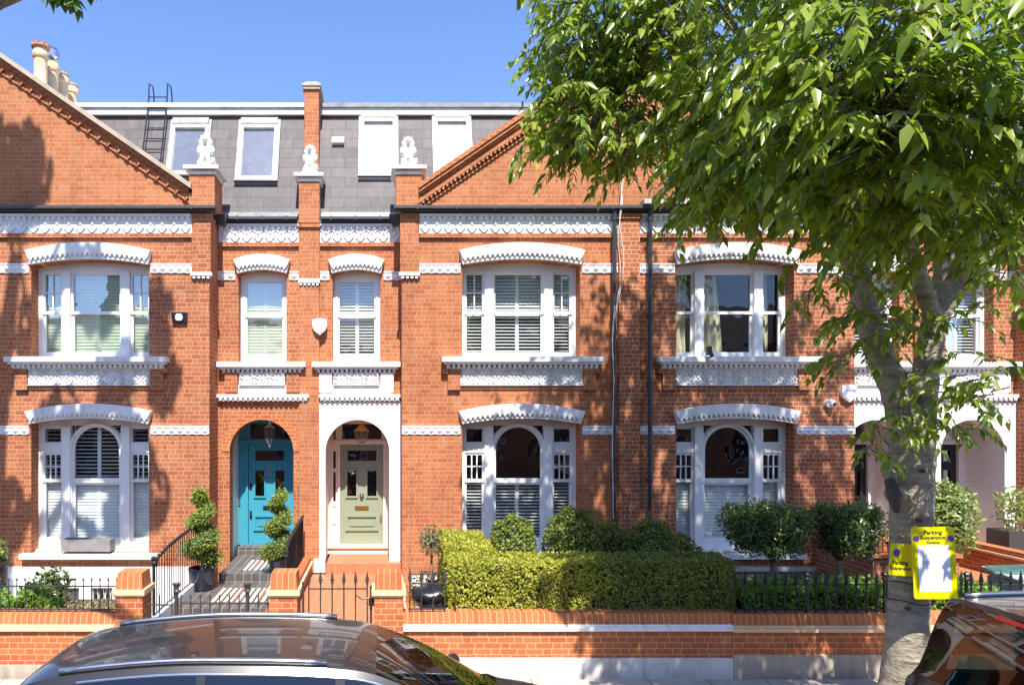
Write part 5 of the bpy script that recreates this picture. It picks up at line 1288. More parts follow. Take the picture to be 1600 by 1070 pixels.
# flower bed behind the far-left railing
e = empty('border_plant', (-5.9, 9.6, .42), 'bright green bushy plant behind the far-left railing', 'plant', 'bed plants at far left')
for i, (x, y, z, r) in enumerate(((-5.35, 9.55, .58, .22), (-4.85, 9.6, .66, .22), (-4.6, 9.5, .55, .15), (-5.1, 9.45, .52, .18))):
    p, d = ell_shell((x, y, z), (r, r * .8, r * .85), 520, 61 + i, .8, .42); scatter_leaves('foliage', p, d, .075, 'leaf_fresh', e, 71 + i, .6)
e = empty('border_plant', (-5.2, 10.0, .42), 'dark green shrub behind the bright bedding at far left', 'plant', 'bed plants at far left')
p, d = ell_shell((-4.85, 10.05, .72), (.30, .22, .24), 420, 66, .8, .42); scatter_leaves('foliage', p, d, .09, 'leaf_laurel', e, 76, .5)
p, d = ell_shell((-5.7, 9.9, .66), (.28, .22, .2), 300, 67, .8, .42); scatter_leaves('foliage', p, d, .08, 'leaf_laurel', e, 77, .5)
g = rng(81); n = 2600; P = np.stack([g.uniform(-7.6, -3.6, n), g.uniform(9.3, 9.9, n), .42 + g.uniform(0, .12, n)], 1)
o = scatter_leaves('ground_cover', P, np.tile([0, -.3, 1.], (n, 1)), .05, 'leaf_dry', None, 82, .6); tag(o, 'brown and green ground cover along the far-left bed', 'ground cover', kind='stuff')
e = empty('potted_shrub', (-6.12, 10.7, .0), 'variegated shrub in a tall dark pot at the left edge', 'potted plant')
q = MB(); q.lathe([(.22, -.7), (.24, 0), (.27, .85), (.30, .87), (.30, .92), (.25, .92), (.24, .86)], (-6.12, 10.7, .0), 22); shade(q.build('pot', 'iron_brown', e), 50)
p, d = ell_shell((-6.12, 10.7, 1.05), (.26, .26, .22), 420, 85, .8); scatter_leaves('foliage', p, d, .08, 'leaf_variegated', e, 86, .6)
# plants by the right porch
e = empty('porch_shrub', (10.3, 12.6, .8), 'variegated upright shrub behind the yellow notice', 'shrub')
p, d = ell_shell((10.28, 12.6, 1.30), (.46, .4, .68), 2400, 91, .6, .6); scatter_leaves('foliage', p, d, .085, 'leaf_variegated', e, 92, .5)
m = MB(); m.ball((10.28, 12.65, 1.25), (.30, .25, .5), 10, 7); m.build('branches', 'plant_core', e)
e = empty('potted_shrub', (12.1, 13.4, .75), 'straggly shrub in a dark pot right of the white porch', 'potted plant')
q = MB(); q.box(11.85, 12.5, 13.1, 13.6, .3, .98); q.build('pot', 'iron_brown', e)
p, d = ell_shell((12.15, 13.3, 1.42), (.36, .3, .42), 420, 94, .9); scatter_leaves('foliage', p, d, .09, 'leaf_variegated', e, 95, .5)
t = MB()
for k in range(7): t.tube([(12.15 + .05 * k - .15, 13.3, .95), (12.1 + .11 * k - .3, 13.3 + .03 * k - .1, 1.4 + .05 * (k % 3))], [.01, .005], 5)
t.build('stem', 'stem_bark', e)

# ------------------------------------------------------------------ the street tree
def bez(p, n=7):
    """smooth a polyline with Catmull-Rom; points are (x,y,z,r)"""
    q = [p[0]] + list(p) + [p[-1]]; out = []
    for i in range(1, len(q) - 2):
        a, b, c, d = [np.array(k, float) for k in q[i - 1:i + 3]]
        for k in range(n):
            t = k / n; out.append(.5 * ((2 * b) + (-a + c) * t + (2 * a - 5 * b + 4 * c - d) * t * t + (-a + 3 * b - 3 * c + d) * t ** 3))
    out.append(np.array(p[-1], float)); return out
def limb(mb, pts, n=12, wob=.06, seed=0):
    q = bez(pts); mb.tube([tuple(k[:3]) for k in q], [max(.006, k[3] * (1 + wob * sin(i * 1.7 + seed))) for i, k in enumerate(q)], n)
    return q
T = lambda px, py, Y, rp: (*F(px, py, Y), rp * Y / F_PX)
e = empty('street_tree', (F(1408, 1105, 8.0).x, 8.0, ZP), 'smooth grey-barked leafy street tree standing on the pavement', 'tree')
m = MB()
limb(m, [T(1408, 1125, 8, 44), T(1411, 1085, 8, 35), T(1415, 1030, 8, 30), T(1419, 960, 8, 28), T(1422, 880, 8, 28), T(1424, 800, 8, 29), T(1424, 745, 8, 30), T(1425, 705, 8, 32)], 18, .02, 1)
limb(m, [T(1424, 745, 8, 26), T(1416, 700, 8, 23), T(1410, 650, 8, 22), T(1396, 600, 7.95, 21), T(1370, 545, 7.9, 19), T(1352, 480, 7.9, 17), T(1338, 420, 7.9, 17), T(1318, 360, 7.9, 15), T(1270, 310, 7.95, 14), T(1190, 265, 8.1, 10), T(1110, 245, 8.2, 7)], 14, .04, 2)
limb(m, [T(1426, 740, 8, 26), T(1434, 690, 8.05, 23), T(1440, 630, 8.1, 21), T(1448, 570, 8.1, 18), T(1457, 520, 8.1, 18), T(1470, 480, 8.1, 18), T(1500, 435, 8.1, 22), T(1530, 390, 8.0, 19), T(1575, 310, 7.8, 17), T(1600, 200, 7.6, 12)], 14, .04, 3)
limb(m, [T(1452, 545, 8.1, 18), T(1466, 470, 8.1, 16), T(1480, 410, 8.1, 15), T(1490, 330, 8.1, 13), T(1470, 220, 8.0, 11), T(1440, 80, 8.0, 9)], 12, .05, 4)
limb(m, [T(1520, 420, 8.05, 10), T(1555, 405, 7.9, 9), T(1605, 395, 7.6, 8), T(1690, 370, 7.2, 6)], 8, .05, 5)
limb(m, [T(1405, 620, 7.95, 14), T(1432, 600, 7.9, 18), T(1450, 610, 7.95, 12)], 10, .05, 6)
limb(m, [T(1338, 420, 7.9, 15), T(1290, 330, 7.6, 12), T(1230, 190, 7.3, 9), T(1180, 60, 7.2, 7)], 10, .05, 7)
limb(m, [T(1318, 365, 7.9, 12), T(1190, 290, 8.0, 9), T(1080, 235, 8.4, 7), T(960, 170, 8.6, 5), T(880, 130, 8.7, 3)], 8, .05, 8)
limb(m, [T(1500, 435, 8.1, 14), T(1530, 300, 6.8, 13), T(1540, 160, 5.8, 10), T(1500, 40, 5.0, 7)], 8, .05, 9)
limb(m, [T(1460, 500, 8.1, 13), T(1400, 330, 7.0, 12), T(1340, 210, 6.0, 10), T(1280, 120, 5.2, 6)], 8, .05, 10)
for (a, b, yy, r) in ((1398, 772, 7.78, 15), (1391, 740, 7.8, 12), (1443, 702, 7.8, 10), (1440, 600, 7.9, 22)): m.ball(F(a, b, yy + .1), (r * yy / F_PX,) * 3, 10, 7)
tk = m.build('trunk', 'tree_bark', e); remesh(tk, .022, 3)
q = MB(); q.tube([F(1389, 748, 7.80), F(1398, 775, 7.76), F(1401, 800, 7.78)], [.05, .075, .03], 10); q.build('bark_scar', 'scar_dark', e, smooth=True)
for (a, b, r) in ((1436, 812, .028), (1409, 838, .02), (1418, 950, .022), (1440, 735, .03)):
    q = MB(); q.ball(F(a, b, 7.80), (r * 1.6, .035, r), 10, 6); q.build('bark_scar', 'scar_dark', e, smooth=True)

def twigs(blobs, seed, leaf, spacing=.052, tl=(.45, .95), droop=.8, leafmat='leaf_tree', out_bias=.5, wr=.42):
    g = rng(seed); O = []; D = []; Nn = []; tw = []
    for (c, r, n) in blobs:
        c = np.array(c); r = np.array(r)
        for _ in range(n):
            d = g.normal(0, 1, 3); d /= np.linalg.norm(d); s = g.uniform(.25, 1) ** .6
            p = c + d * r * s; h = d * np.array([1, 1, .35]) + g.normal(0, .35, 3); h[2] = h[2] * .5 + .1; h /= np.linalg.norm(h)
            L = g.uniform(*tl); k = int(L / spacing); pts = []
            for i in range(k):
                t = i / max(1, k - 1); pts.append(p.copy())
                h = h + np.array([0, 0, -droop * 1.7 / k]); h /= np.linalg.norm(h); p = p + h * spacing
                if i < 1: continue
                sd = np.cross(h, [0, 0, 1.]); sd /= (np.linalg.norm(sd) + 1e-6); sgn = 1 if i % 2 else -1
                for rep in range(2 if g.uniform() < .45 else 1):
                    dd = h * .55 + sd * sgn * g.uniform(.4, 1.0) + np.array([0, 0, -.55]) + g.normal(0, .22, 3)
                    O.append(p + g.normal(0, .012, 3)); D.append(dd); Nn.append(np.array([0, -.62, .8]) + sd * sgn * .4 + g.normal(0, .36, 3)); sgn = -sgn
            tw.append([tuple(pts[0]), tuple(pts[len(pts) // 2]), tuple(pts[-1])])
    O = np.array(O); D = np.array(D); Nn = np.array(Nn); n = len(O); L = leaf * np.clip(g.normal(.9, .26, n), .4, 1.5)
    return O, D, Nn, L, L * wr * g.uniform(.78, 1.15, n), tw
def Bp(px, py, Y, rx, ry, rz, n): return (tuple(F(px, py, Y)), (rx, ry, rz), n)
near = [  # what hangs in view
    Bp(945, 25, 8.6, .55, .8, .5, 75), Bp(905, 80, 8.6, .35, .6, .4, 42), Bp(968, 105, 8.6, .55, .9, .5, 66), Bp(1010, 20, 8.4, .8, .9, .5, 85), Bp(900, 165, 8.6, .30, .5, .32, 36), Bp(965, 170, 8.5, .5, .7, .32, 52),
    Bp(885, 205, 8.6, .26, .4, .16, 20), Bp(930, 212, 8.5, .45, .5, .16, 36), Bp(1005, 212, 8.4, .42, .6, .18, 34), Bp(1070, 222, 8.2, .26, .5, .10, 11),
    Bp(1105, 20, 7.6, .75, .8, .4, 58), Bp(1180, 90, 7.0, .6, .8, .5, 65), Bp(1178, 165, 7.2, .34, .6, .26, 34), Bp(1200, 180, 6.6, .5, .7, .4, 60), Bp(1240, 130, 6.2, .5, .7, .45, 60), Bp(1140, 235, 7.2, .30, .4, .15, 22), Bp(1190, 250, 7.0, .42, .5, .18, 38),
    Bp(1090, 325, 7.4, .12, .3, .06, 6), Bp(1150, 280, 7.2, .24, .4, .08, 12), Bp(1210, 285, 6.8, .30, .4, .12, 20), Bp(1240, 255, 6.4, .45, .6, .25, 44), Bp(1290, 200, 5.6, .5, .7, .4, 48), Bp(1300, 298, 6.2, .35, .5, .22, 34),
    Bp(1330, 70, 5.2, .6, .7, .45, 52), Bp(1360, 180, 5.0, .4, .5, .3, 34), Bp(1380, 280, 5.6, .45, .6, .3, 40), Bp(1420, 60, 4.8, .5, .6, .4, 36), Bp(1450, 180, 5.2, .45, .6, .35, 40), Bp(1460, 300, 6.2, .45, .6, .25, 38),
    Bp(1530, 60, 4.8, .5, .6, .4, 34), Bp(1560, 170, 5.2, .5, .6, .35, 38), Bp(1550, 270, 5.4, .45, .5, .25, 32), Bp(1520, 330, 6.2, .35, .5, .16, 22), Bp(1590, 350, 5.8, .35, .5, .2, 18),
    Bp(1420, 330, 7.2, .4, .5, .16, 26), Bp(1350, 335, 7.0, .3, .5, .14, 16), Bp(1430, 400, 8.6, .35, .4, .25, 24), Bp(1400, 470, 8.5, .3, .3, .25, 18)]
low = [Bp(1300, 425, 7.3, .12, .2, .10, 6), Bp(1275, 455, 7.3, .08, .15, .06, 4), Bp(1350, 500, 7.3, .25, .25, .10, 15), Bp(1330, 560, 7.3, .10, .2, .10, 7), Bp(1380, 520, 7.4, .15, .2, .12, 9),
    Bp(1405, 640, 7.5, .10, .15, .08, 8), Bp(1375, 670, 7.5, .12, .15, .06, 7), Bp(1360, 700, 7.4, .06, .12, .05, 5), Bp(1430, 650, 7.5, .12, .12, .12, 9), Bp(1455, 590, 7.6, .08, .1, .14, 8), Bp(1520, 555, 7.2, .16, .2, .05, 8), Bp(1560, 590, 7.0, .3, .3, .08, 14), Bp(1600, 610, 6.8, .25, .3, .1, 10), Bp(1505, 615, 7.2, .18, .2, .06, 9), Bp(1485, 670, 7.3, .14, .15, .04, 7), Bp(1590, 420, 6.8, .2, .3, .1, 9), Bp(1580, 470, 6.9, .18, .25, .1, 7), Bp(1500, 490, 7.7, .10, .15, .1, 6), Bp(1440, 500, 7.7, .12, .15, .15, 8)]
above = [((5.2, 8.2, 9.3), (1.9, 1.5, .9), 247), ((3.2, 8.4, 9.0), (1.3, 1.2, .7), 104), ((7.4, 8.2, 9.6), (1.7, 1.5, 1.1), 247), ((6.0, 8.0, 11.0), (2.0, 1.6, 1.2), 285), ((4.4, 8.2, 11.2), (1.1, 1.3, .9), 132), ((8.3, 8.0, 11.2), (1.1, 1.4, 1.0), 142), ((6.2, 8.0, 12.5), (1.6, 1.3, .6), 161),
    ((4.6, 6.0, 8.4), (1.3, 1.2, .8), 113), ((6.6, 5.8, 8.0), (1.5, 1.2, .9), 123), ((5.2, 5.2, 9.3), (1.3, 1.1, .7), 85), ((3.8, 5.2, 8.0), (.8, .9, .5), 52), ((5.6, 4.6, 7.3), (1.2, .8, .5), 56), ((3.45, 5.4, 7.3), (.65, .6, .4), 74), ((4.6, 5.5, 7.3), (.85, .6, .5), 85), ((8.4, 7.4, 7.9), (1.0, 1.2, 1.0), 104), ((7.2, 6.6, 9.4), (1.2, 1.0, .8), 85)]
O1, D1, N1, L1, W1, t1 = twigs(near, 101, .142, .052, (.4, .85), droop=.62, wr=.43)
O2, D2, N2, L2, W2, t2 = twigs(low, 102, .12, .05, (.22, .5), .7)
O3, D3, N3, L3, W3, t3 = twigs(above, 103, .19, .085, droop=.6)
leaf_mesh('crown', np.concatenate([O1, O2, O3]).astype(np.float32), np.concatenate([D1, D2, D3]), np.concatenate([N1, N2, N3]), np.concatenate([L1, L2, L3]), np.concatenate([W1, W2, W3]), 'leaf_tree', e, .28, .16, True)
q = MB()
for t in t1 + t2: q.tube(t, [.009, .006, .003], 4, False)
g = rng(9)
ends = [F(1190, 265, 8.1), F(1270, 310, 7.95), F(1230, 190, 7.3), F(1540, 160, 5.8), F(1340, 210, 6.0), F(960, 170, 8.6), F(1470, 220, 8.0), F(1575, 310, 7.8)]
for t in t1[::3]:
    p = Vector(t[0]); b = min(ends, key=lambda k: (k - p).length); mid = (p + b) / 2 + Vector((0, 0, .12)); q.tube([b, mid, p], [.02, .014, .008], 5, False)
q.build('twigs', 'stem_bark', e, recalc=False)

# ------------------------------------------------------------------ the plane tree standing just outside the left edge
e = empty('plane_tree', (-8.2, 7.5, ZP), 'plane tree whose pruned branch reaches in at the top left corner', 'tree')
m = MB()
limb(m, [(-8.2, 7.5, -.3, .42), (-8.2, 7.5, 1.5, .34), (-8.1, 7.5, 4, .30), (-7.9, 7.6, 6.5, .27), (-7.5, 7.7, 9, .24), (-7.3, 7.8, 12, .19), (-7.0, 7.9, 14.5, .13)], 12)
limb(m, [(-8.0, 7.5, 5.0, .16), (-6.4, 6.8, 5.9, .11), (-4.6, 5.9, 6.15, .075), (-3.2, 5.2, 6.15, .062), (-2.6, 4.95, 6.22, .056), (-2.40, 4.9, 6.25, .062)], 10)
limb(m, [(-7.6, 7.7, 8.5, .15), (-6.2, 7.8, 10.6, .10), (-4.9, 7.9, 12.4, .06), (-4.2, 8, 13.5, .03)], 8)
limb(m, [(-7.4, 7.8, 11.5, .1), (-6.7, 7.8, 13.2, .075), (-6.0, 7.8, 15, .04)], 8); limb(m, [(-7.5, 7.7, 9, .13), (-8.3, 7.7, 12, .09), (-7.7, 7.8, 15, .05)], 8)
limb(m, [(-5.5, 7.8, 11.6, .05), (-5.3, 7.8, 12.6, .035), (-5.6, 7.8, 13.8, .02)], 6); limb(m, [(-7.2, 7.8, 12.6, .07), (-7.0, 7.8, 14.4, .05), (-7.4, 7.8, 16.2, .025)], 6); limb(m, [(-6.7, 7.8, 13.2, .05), (-6.9, 7.8, 15, .035), (-6.6, 7.8, 16.5, .02)], 6); limb(m, [(-6.4, 7.8, 10.4, .07), (-5.4, 7.8, 9.9, .05), (-4.6, 7.8, 10.4, .03)], 8)
pt = m.build('trunk', 'plane_bark', e, smooth=True)
q = MB()
for k in range(16): a = k * .7; q.ball((-2.43 + .04 * cos(a) - .01 * k % 3, 4.9 + .045 * sin(a), 6.245 + .05 * sin(a * 1.7)), .028, 6, 4)
q.build('bark_knot', 'stem_bark', e)
def plane_leaves(blobs, seed, size):
    g = rng(seed); O = []; D = []; N = []
    for c, r, n in blobs:
        d = g.normal(0, 1, (n, 3)); d /= np.linalg.norm(d, axis=1, keepdims=True); p = np.array(c) + d * np.array(r) * (g.uniform(0, 1, (n, 1)) ** .5)
        # lobed leaf: three overlapping blades from one stalk
        for k, (rot, s) in enumerate(((0, 1.0), (.95, .8), (-.95, .8))):
            O.append(p); base = d * .6 + np.array([0, 0, -.7]); nn = np.tile([0., -.4, .9], (n, 1)) + np.round(d, 1) * .4
            sd = np.cross(base, nn); sd /= np.linalg.norm(sd, axis=1, keepdims=True); b2 = base / np.linalg.norm(base, axis=1, keepdims=True)
            D.append(b2 * cos(rot) + sd * sin(rot)); N.append(nn)
    O = np.concatenate(O); D = np.concatenate(D); N = np.concatenate(N); n = len(O)
    return O, D, N, size * g.uniform(.8, 1.2, n)
A = plane_leaves([((-2.26, 4.9, 6.17), (.12, .10, .10), 16), ((-2.14, 4.9, 6.26), (.10, .10, .07), 9)], 201, .10)
B = plane_leaves([((-7.1, 7.9, 16.2), (.75, .6, .8), 210), ((-5.0, 7.9, 12.6), (.35, .4, .5), 60), ((-4.3, 8, 13.2), (.30, .3, .6), 65), ((-4.1, 8, 12.0), (.25, .3, .4), 35), ((-6.1, 7.9, 11.3), (.5, .4, .25), 60), ((-5.1, 7.9, 11.2), (.55, .4, .25), 70), ((-5.0, 7.8, 10.3), (.4, .4, .3), 45), ((-4.6, 7.8, 10.7), (.3, .3, .3), 35), ((-7.3, 7.8, 9.8), (.5, .5, .4), 60), ((-7.5, 7.6, 8.7), (.4, .4, .5), 45), ((-5.6, 7.8, 14.4), (.3, .3, .3), 30), ((-6.7, 7.8, 13.4), (.3, .3, .35), 30), ((-5.9, 7.9, 9.6), (.35, .3, .25), 30), ((-4.3, 7.9, 9.9), (.25, .3, .3), 20), ((-8.4, 7.6, 13), (1.2, 1, 1.4), 210), ((-9.4, 7.6, 10), (1.2, 1, 1.2), 150)], 202, .23)
CC = [np.concatenate([a, b]) for a, b in zip(A, B)]
leaf_mesh('crown', CC[0].astype(np.float32), CC[1], CC[2], CC[3], CC[3] * .75, 'leaf_plane', e)

# ------------------------------------------------------------------ notices tied to the tree
def sign(name, label, px, py, w, h, Y, tilt, yaw, build):
    c = F(px, py, Y); e = empty(name, tuple(c), label, 'sign', 'parking notices on the tree')
    M = Matrix.Translation(c) @ Matrix.Rotation(yaw, 4, 'Z') @ Matrix.Rotation(tilt, 4, 'Y') @ Matrix.Rotation(R(90), 4, 'X')   # local x right, y up, z towards the street
    r = min(w, h) * .07; pts = []
    for cx_, cy_, a0 in ((w / 2 - r, h / 2 - r, 0), (-w / 2 + r, h / 2 - r, 90), (-w / 2 + r, -h / 2 + r, 180), (w / 2 - r, -h / 2 + r, 270)):
        for k in range(5): a = R(a0 + k * 22.5); pts.append((cx_ + r * cos(a), cy_ + r * sin(a)))
    n = len(pts); q = MB(); q.add([M @ Vector((a, b, 0)) for a, b in pts] + [M @ Vector((a, b, .006)) for a, b in pts], [tuple(range(n))[::-1], tuple(range(n, 2 * n))] + [(i, (i + 1) % n, (i + 1) % n + n, i + n) for i in range(n)])
    pl = q.build('plate', 'sign_yellow', e); build(M, e, pl); return e
def disc(M, x, y, r, z, par):
    for rr, zz, mt in ((r, z, 'sign_purple'), (r * .72, z + .001, 'sign_blue')):
        q = MB(); q.add([M @ Vector((x + rr * cos(2 * pi * k / 20), y + rr * sin(2 * pi * k / 20), zz)) for k in range(20)], [tuple(range(20))]); q.build('roundel', mt, par)
    q = MB(); q.bar(M @ Vector((x - r * .55, y + r * .55, z + .002)), M @ Vector((x + r * .55, y - r * .55, z + .002)), r * .18, .001, M.to_3x3() @ Vector((0, 0, 1))); q.build('roundel_bar', 'sign_purple', par)
def s1(M, e, pl):
    disc(M, -.065, .075, .045, .0075, pl)
    q = MB(); Mt = M @ Matrix.Translation((0, 0, .0075))
    text_mesh('Parking', .064, Mt @ Matrix.Translation((-.012, -.035, 0)), q, bold=.0015); text_mesh('Suspension', .057, Mt @ Matrix.Translation((-.006, -.095, 0)), q, bold=.0012); q.build('lettering', 'sign_ink', pl)
for zz in (1.27, 1.06):
    q = MB(); cx_ = F(1423, 880, 8.0).x; q.tube([(cx_ + .235 * cos(k * pi / 12), 8.0 + .235 * sin(k * pi / 12), zz + .012 * sin(k)) for k in range(25)], .006, 5, False); q.build('cable_tie', 'rubber', e)
sign('parking_sign', 'smaller yellow Parking Suspension plate on the tree trunk', 1408, 874, .28, .35, 7.62, R(5), R(6), s1)
def s2(M, e, pl):
    Mt = M @ Matrix.Translation((0, 0, .0075))
    disc(M, -.165, .265, .033, .0075, pl); disc(M, .175, .265, .033, .0075, pl)
    q = MB(); text_mesh('Parking', .06, Mt @ Matrix.Translation((0, .33, 0)), q, bold=.0015); text_mesh('Suspension', .055, Mt @ Matrix.Translation((0, .275, 0)), q, bold=.0012); text_mesh('Notice', .045, Mt @ Matrix.Translation((0, .222, 0)), q, bold=.001); q.build('lettering', 'sign_ink', pl)
    q = MB(); t = MB().box(-.155, .155, -.31, .19, .0065, .0085); q.add([M @ Vector(p) for p in t.v], t.f); pa = q.build('paper', 'sign_paper', pl)
    q = MB()
    for k in range(9):
        t = MB().box(-.11, .03 + .08 * ((k * 7) % 5) / 5, .165 - k * .022, .172 - k * .022, .0086, .0092)
        if k < 5 or k > 6: q.add([M @ Vector(p) for p in t.v], t.f)
    q.build('print', 'box_grey', pa)
sign('parking_notice', 'larger yellow notice with white paper sheet tied to the tree', 1459, 879, .42, .78, 7.50, R(-2.5), R(-10), s2)
# ------------------------------------------------------------------ cars
def crom(A, n):
    A = np.array(A, float); q = np.vstack([2 * A[0] - A[1], A, 2 * A[-1] - A[-2]]); out = []
    for i in range(1, len(q) - 2):
        a, b, c, d = q[i - 1:i + 3]
        for k in range(n):
            t = k / n; out.append(.5 * (2 * b + (c - a) * t + (2 * a - 5 * b + 4 * c - d) * t * t + (-a + 3 * b - 3 * c + d) * t ** 3))
    out.append(A[-1]); return np.array(out)
def car(name, label, cx, cy, st, paint, roofmat, fin, rails, wheels, road=ZR, tailred=False, ws=None, rearwin=None, side=None, roofr=None):
    """st: stations (x, halfwidth, waist z, top z, top halfwidth) from tail to nose, heights above the road"""
    e = empty(name, (cx, cy, road), label, 'car', 'parked cars')
    NX, SUB = 4, 4
    S = crom(st, NX)
    def prof(x, w, wz, zt, wt):
        zr = zt - .055 if zt - wz > .12 else zt - .02
        P = [(0, .24), (w * .8, .24), (w * .97, .32), (w * .995, .55), (w, .74), (w * .99, .90 if wz > .95 else wz - .06), (w * .955, wz), (w * .955 - (w * .955 - wt) * .5, wz + (zr - wz) * .52), (wt + .02, zr - .03), (wt - .015, zr + .015), (wt * .80, zt - .018), (wt * .45, zt - .004), (0, zt)]
        return P
    G = np.array([[(x_, y_, z_) for (y_, z_) in prof(*s)] for s in S for x_ in [s[0]]], float).reshape(len(S), 13, 3)
    xs = S[:, 0]
    def sub(i0, i1, j0, j1, nm, m, sides=None):
        if sides is None and j1 < 12 and j0 > 0:
            for k in (1, -1): sub(i0, i1, j0, j1, nm, m, (k,))
            return
        v = []; f = []
        for sg in sides or (1, -1):
            o = len(v); ni = i1 - i0 + 1; nj = j1 - j0 + 1
            for i in range(i0, i1 + 1):
                for j in range(j0, j1 + 1):
                    x, y, z = G[i, j]; v.append((x + cx, sg * y + cy, z + road))
            for i in range(ni - 1):
                for j in range(nj - 1):
                    a, b, c, d = o + i * nj + j, o + i * nj + j + 1, o + (i + 1) * nj + j + 1, o + (i + 1) * nj + j
                    f.append((a, b, c, d) if sg > 0 else (d, c, b, a))
        mb = MB(); mb.add(v, f); ob = mb.build(nm, m, e, recalc=False)
        bm = bmesh.new(); bm.from_mesh(ob.data); bmesh.ops.remove_doubles(bm, verts=bm.verts, dist=.0005); bmesh.ops.recalc_face_normals(bm, faces=bm.faces)
        bm.to_mesh(ob.data); bm.free(); shade(ob, 35)
        return ob
    ix = lambda x: int(np.argmin(np.abs(xs - x)))
    I = len(S) - 1
    rw0, rw1 = ix(rearwin[0]), ix(rearwin[1]); r0, r1 = ix(roofr[0]), ix(roofr[1]); w0, w1 = ix(ws[0]), ix(ws[1])
    body = sub(0, I, 0, 6, 'body', paint)
    sub(0, rw0, 6, 12, 'tailgate', paint); rg = sub(rw0, rw1, 9, 12, 'rear_window', 'car_glass'); sub(rw0, r0, 6, 9, 'rear_pillar', paint)
    if r0 > rw1: sub(rw1, r0, 9, 12, 'spoiler', paint)
    roof = sub(r0, r1, 10, 12, 'roof', roofmat); sub(r0, r1, 8, 10, 'roof_side', paint)
    if w0 > r1: sub(r1, w0, 9, 12, 'roof_front', paint)
    wsn = sub(w0, w1, 9, 12, 'windscreen', 'car_glass'); sub(r1, w1, 8, 9, 'windscreen_pillar', paint); sub(w1, I, 6, 12, 'bonnet', paint)
    # side glass, split by pillars
    cuts = [ix(k) for k in side]
    for a, b in zip(cuts[:-1], cuts[1:]): sub(a, b, 6, 8, 'side_window', 'car_glass')
    sub(r0, cuts[0], 6, 8, 'rear_quarter', paint); sub(cuts[-1], w1, 6, 8, 'front_quarter', paint)
    for sg in (1, -1):
        for c in cuts[1:-1]:
            q = MB(); a, b = G[c, 6], G[c, 8]; q.bar((a[0] + cx, sg * a[1] + cy + sg * .004, a[2] + road), (b[0] + cx, sg * b[1] + cy + sg * .004, b[2] + road), .07, .012, Vector((0, sg, 0.3))); q.build('door_pillar', 'alarm_black', e)
        q = MB(); q.tube([(G[i, 8][0] + cx, sg * (G[i, 8][1] + .006) + cy, G[i, 8][2] + road - .004) for i in range(cuts[0], cuts[-1] + 1)], .011, 6); q.build('window_trim', 'chrome', e)
        q = MB(); q.tube([(G[i, 6][0] + cx, sg * (G[i, 6][1] + .004) + cy, G[i, 6][2] + road + .01) for i in range(cuts[0], cuts[-1] + 1)], .010, 6); q.build('window_trim', 'chrome', e)
        if rails:
            q = MB(); pp = [(G[i, 10][0] + cx, sg * (G[i, 9][1] - .035) + cy, G[i, 10][2] + road + .004) for i in range(r0, r1 + 1)]
            q.tube(pp, .024, 8); q.build('roof_rail', 'steel', e, smooth=True)
        # mirrors
        q = MB(); i = ix(ws[1] - .35); a = G[i, 6]; q.ball((a[0] + cx, sg * (a[1] + .12) + cy, a[2] + road + .10), (.07, .11, .075), 12, 8); q.bar((a[0] + cx, sg * (a[1] - .02) + cy, a[2] + road + .03), (a[0] + cx, sg * (a[1] + .1) + cy, a[2] + road + .08), .05); q.build('wing_mirror', paint, e, smooth=True)
        # handles and door gaps
        for hx in (side[1] - .28, side[2] - .28):
            i = ix(hx); a = G[i, 5]; q = MB(); q.bar((a[0] + cx - .1, sg * (a[1] + .012) + cy, a[2] + road - .03), (a[0] + cx + .1, sg * (a[1] + .012) + cy, a[2] + road - .03), .025, .03); q.build('door_handle', paint, e)
        for (i, nm, mt) in ((1, 'tail_light', 'red_lens'), (I - 2, 'headlight', 'alarm_white')):
            a = G[i, 5]; q = MB(); q.ball((a[0] + cx, sg * (a[1] - .06) + cy, a[2] + road - .05), (.10, .13, .075), 12, 8); q.build(nm, mt, e, smooth=True)
        for wx in wheels:
            i = ix(wx); a = G[i, 4]; yw = cy + sg * (a[1] - .13); q = MB(); prof_ = [(.20, -.11), (.33, -.115), (.355, -.09), (.36, 0), (.355, .09), (.33, .115), (.20, .11)]
            q.lathe(prof_, (0, 0, 0), 28); q.v = [(wx + cx + vx, yw + vz, .36 + road + vy) for vx, vy, vz in q.v]; ty = q.build('wheel', 'rubber', e, smooth=True)
            q = MB(); q.lathe([(.02, sg * .12), (.06, sg * .125), (.24, sg * .10), (.24, sg * .06), (.02, sg * .05)], (0, 0, 0), 20); q.v = [(wx + cx + vx, yw + vz, .36 + road + vy) for vx, vy, vz in q.v]; q.build('rim', 'steel', ty)
    if fin:
        q = MB(); i = ix(fin); z = G[i, 12][2] + road; x = G[i, 12][0] + cx
        L_ = [(-.085, .004, .026), (-.075, .066, .012), (-.04, .078, .010), (.03, .060, .012), (.09, .032, .010), (.15, .004, .006)]
        v = []
        for a_, h_, w_ in L_: v += [(x + a_, cy - w_ - .016, z - .01), (x + a_, cy - w_, z + h_ * .55), (x + a_, cy, z + h_), (x + a_, cy + w_, z + h_ * .55), (x + a_, cy + w_ + .016, z - .01)]
        q.add(v, [(i_ * 5 + j_, i_ * 5 + j_ + 1, i_ * 5 + j_ + 6, i_ * 5 + j_ + 5) for i_ in range(5) for j_ in range(4)] + [(0, 1, 2, 3, 4)])
        shade(q.build('aerial_fin', 'rubber', e), 70)
    # interior
    q = MB(); q.box(cx + st[3][0] + .25, cx + ws[1] - .1, cy - .72, cy + .72, road + .3, road + .85)
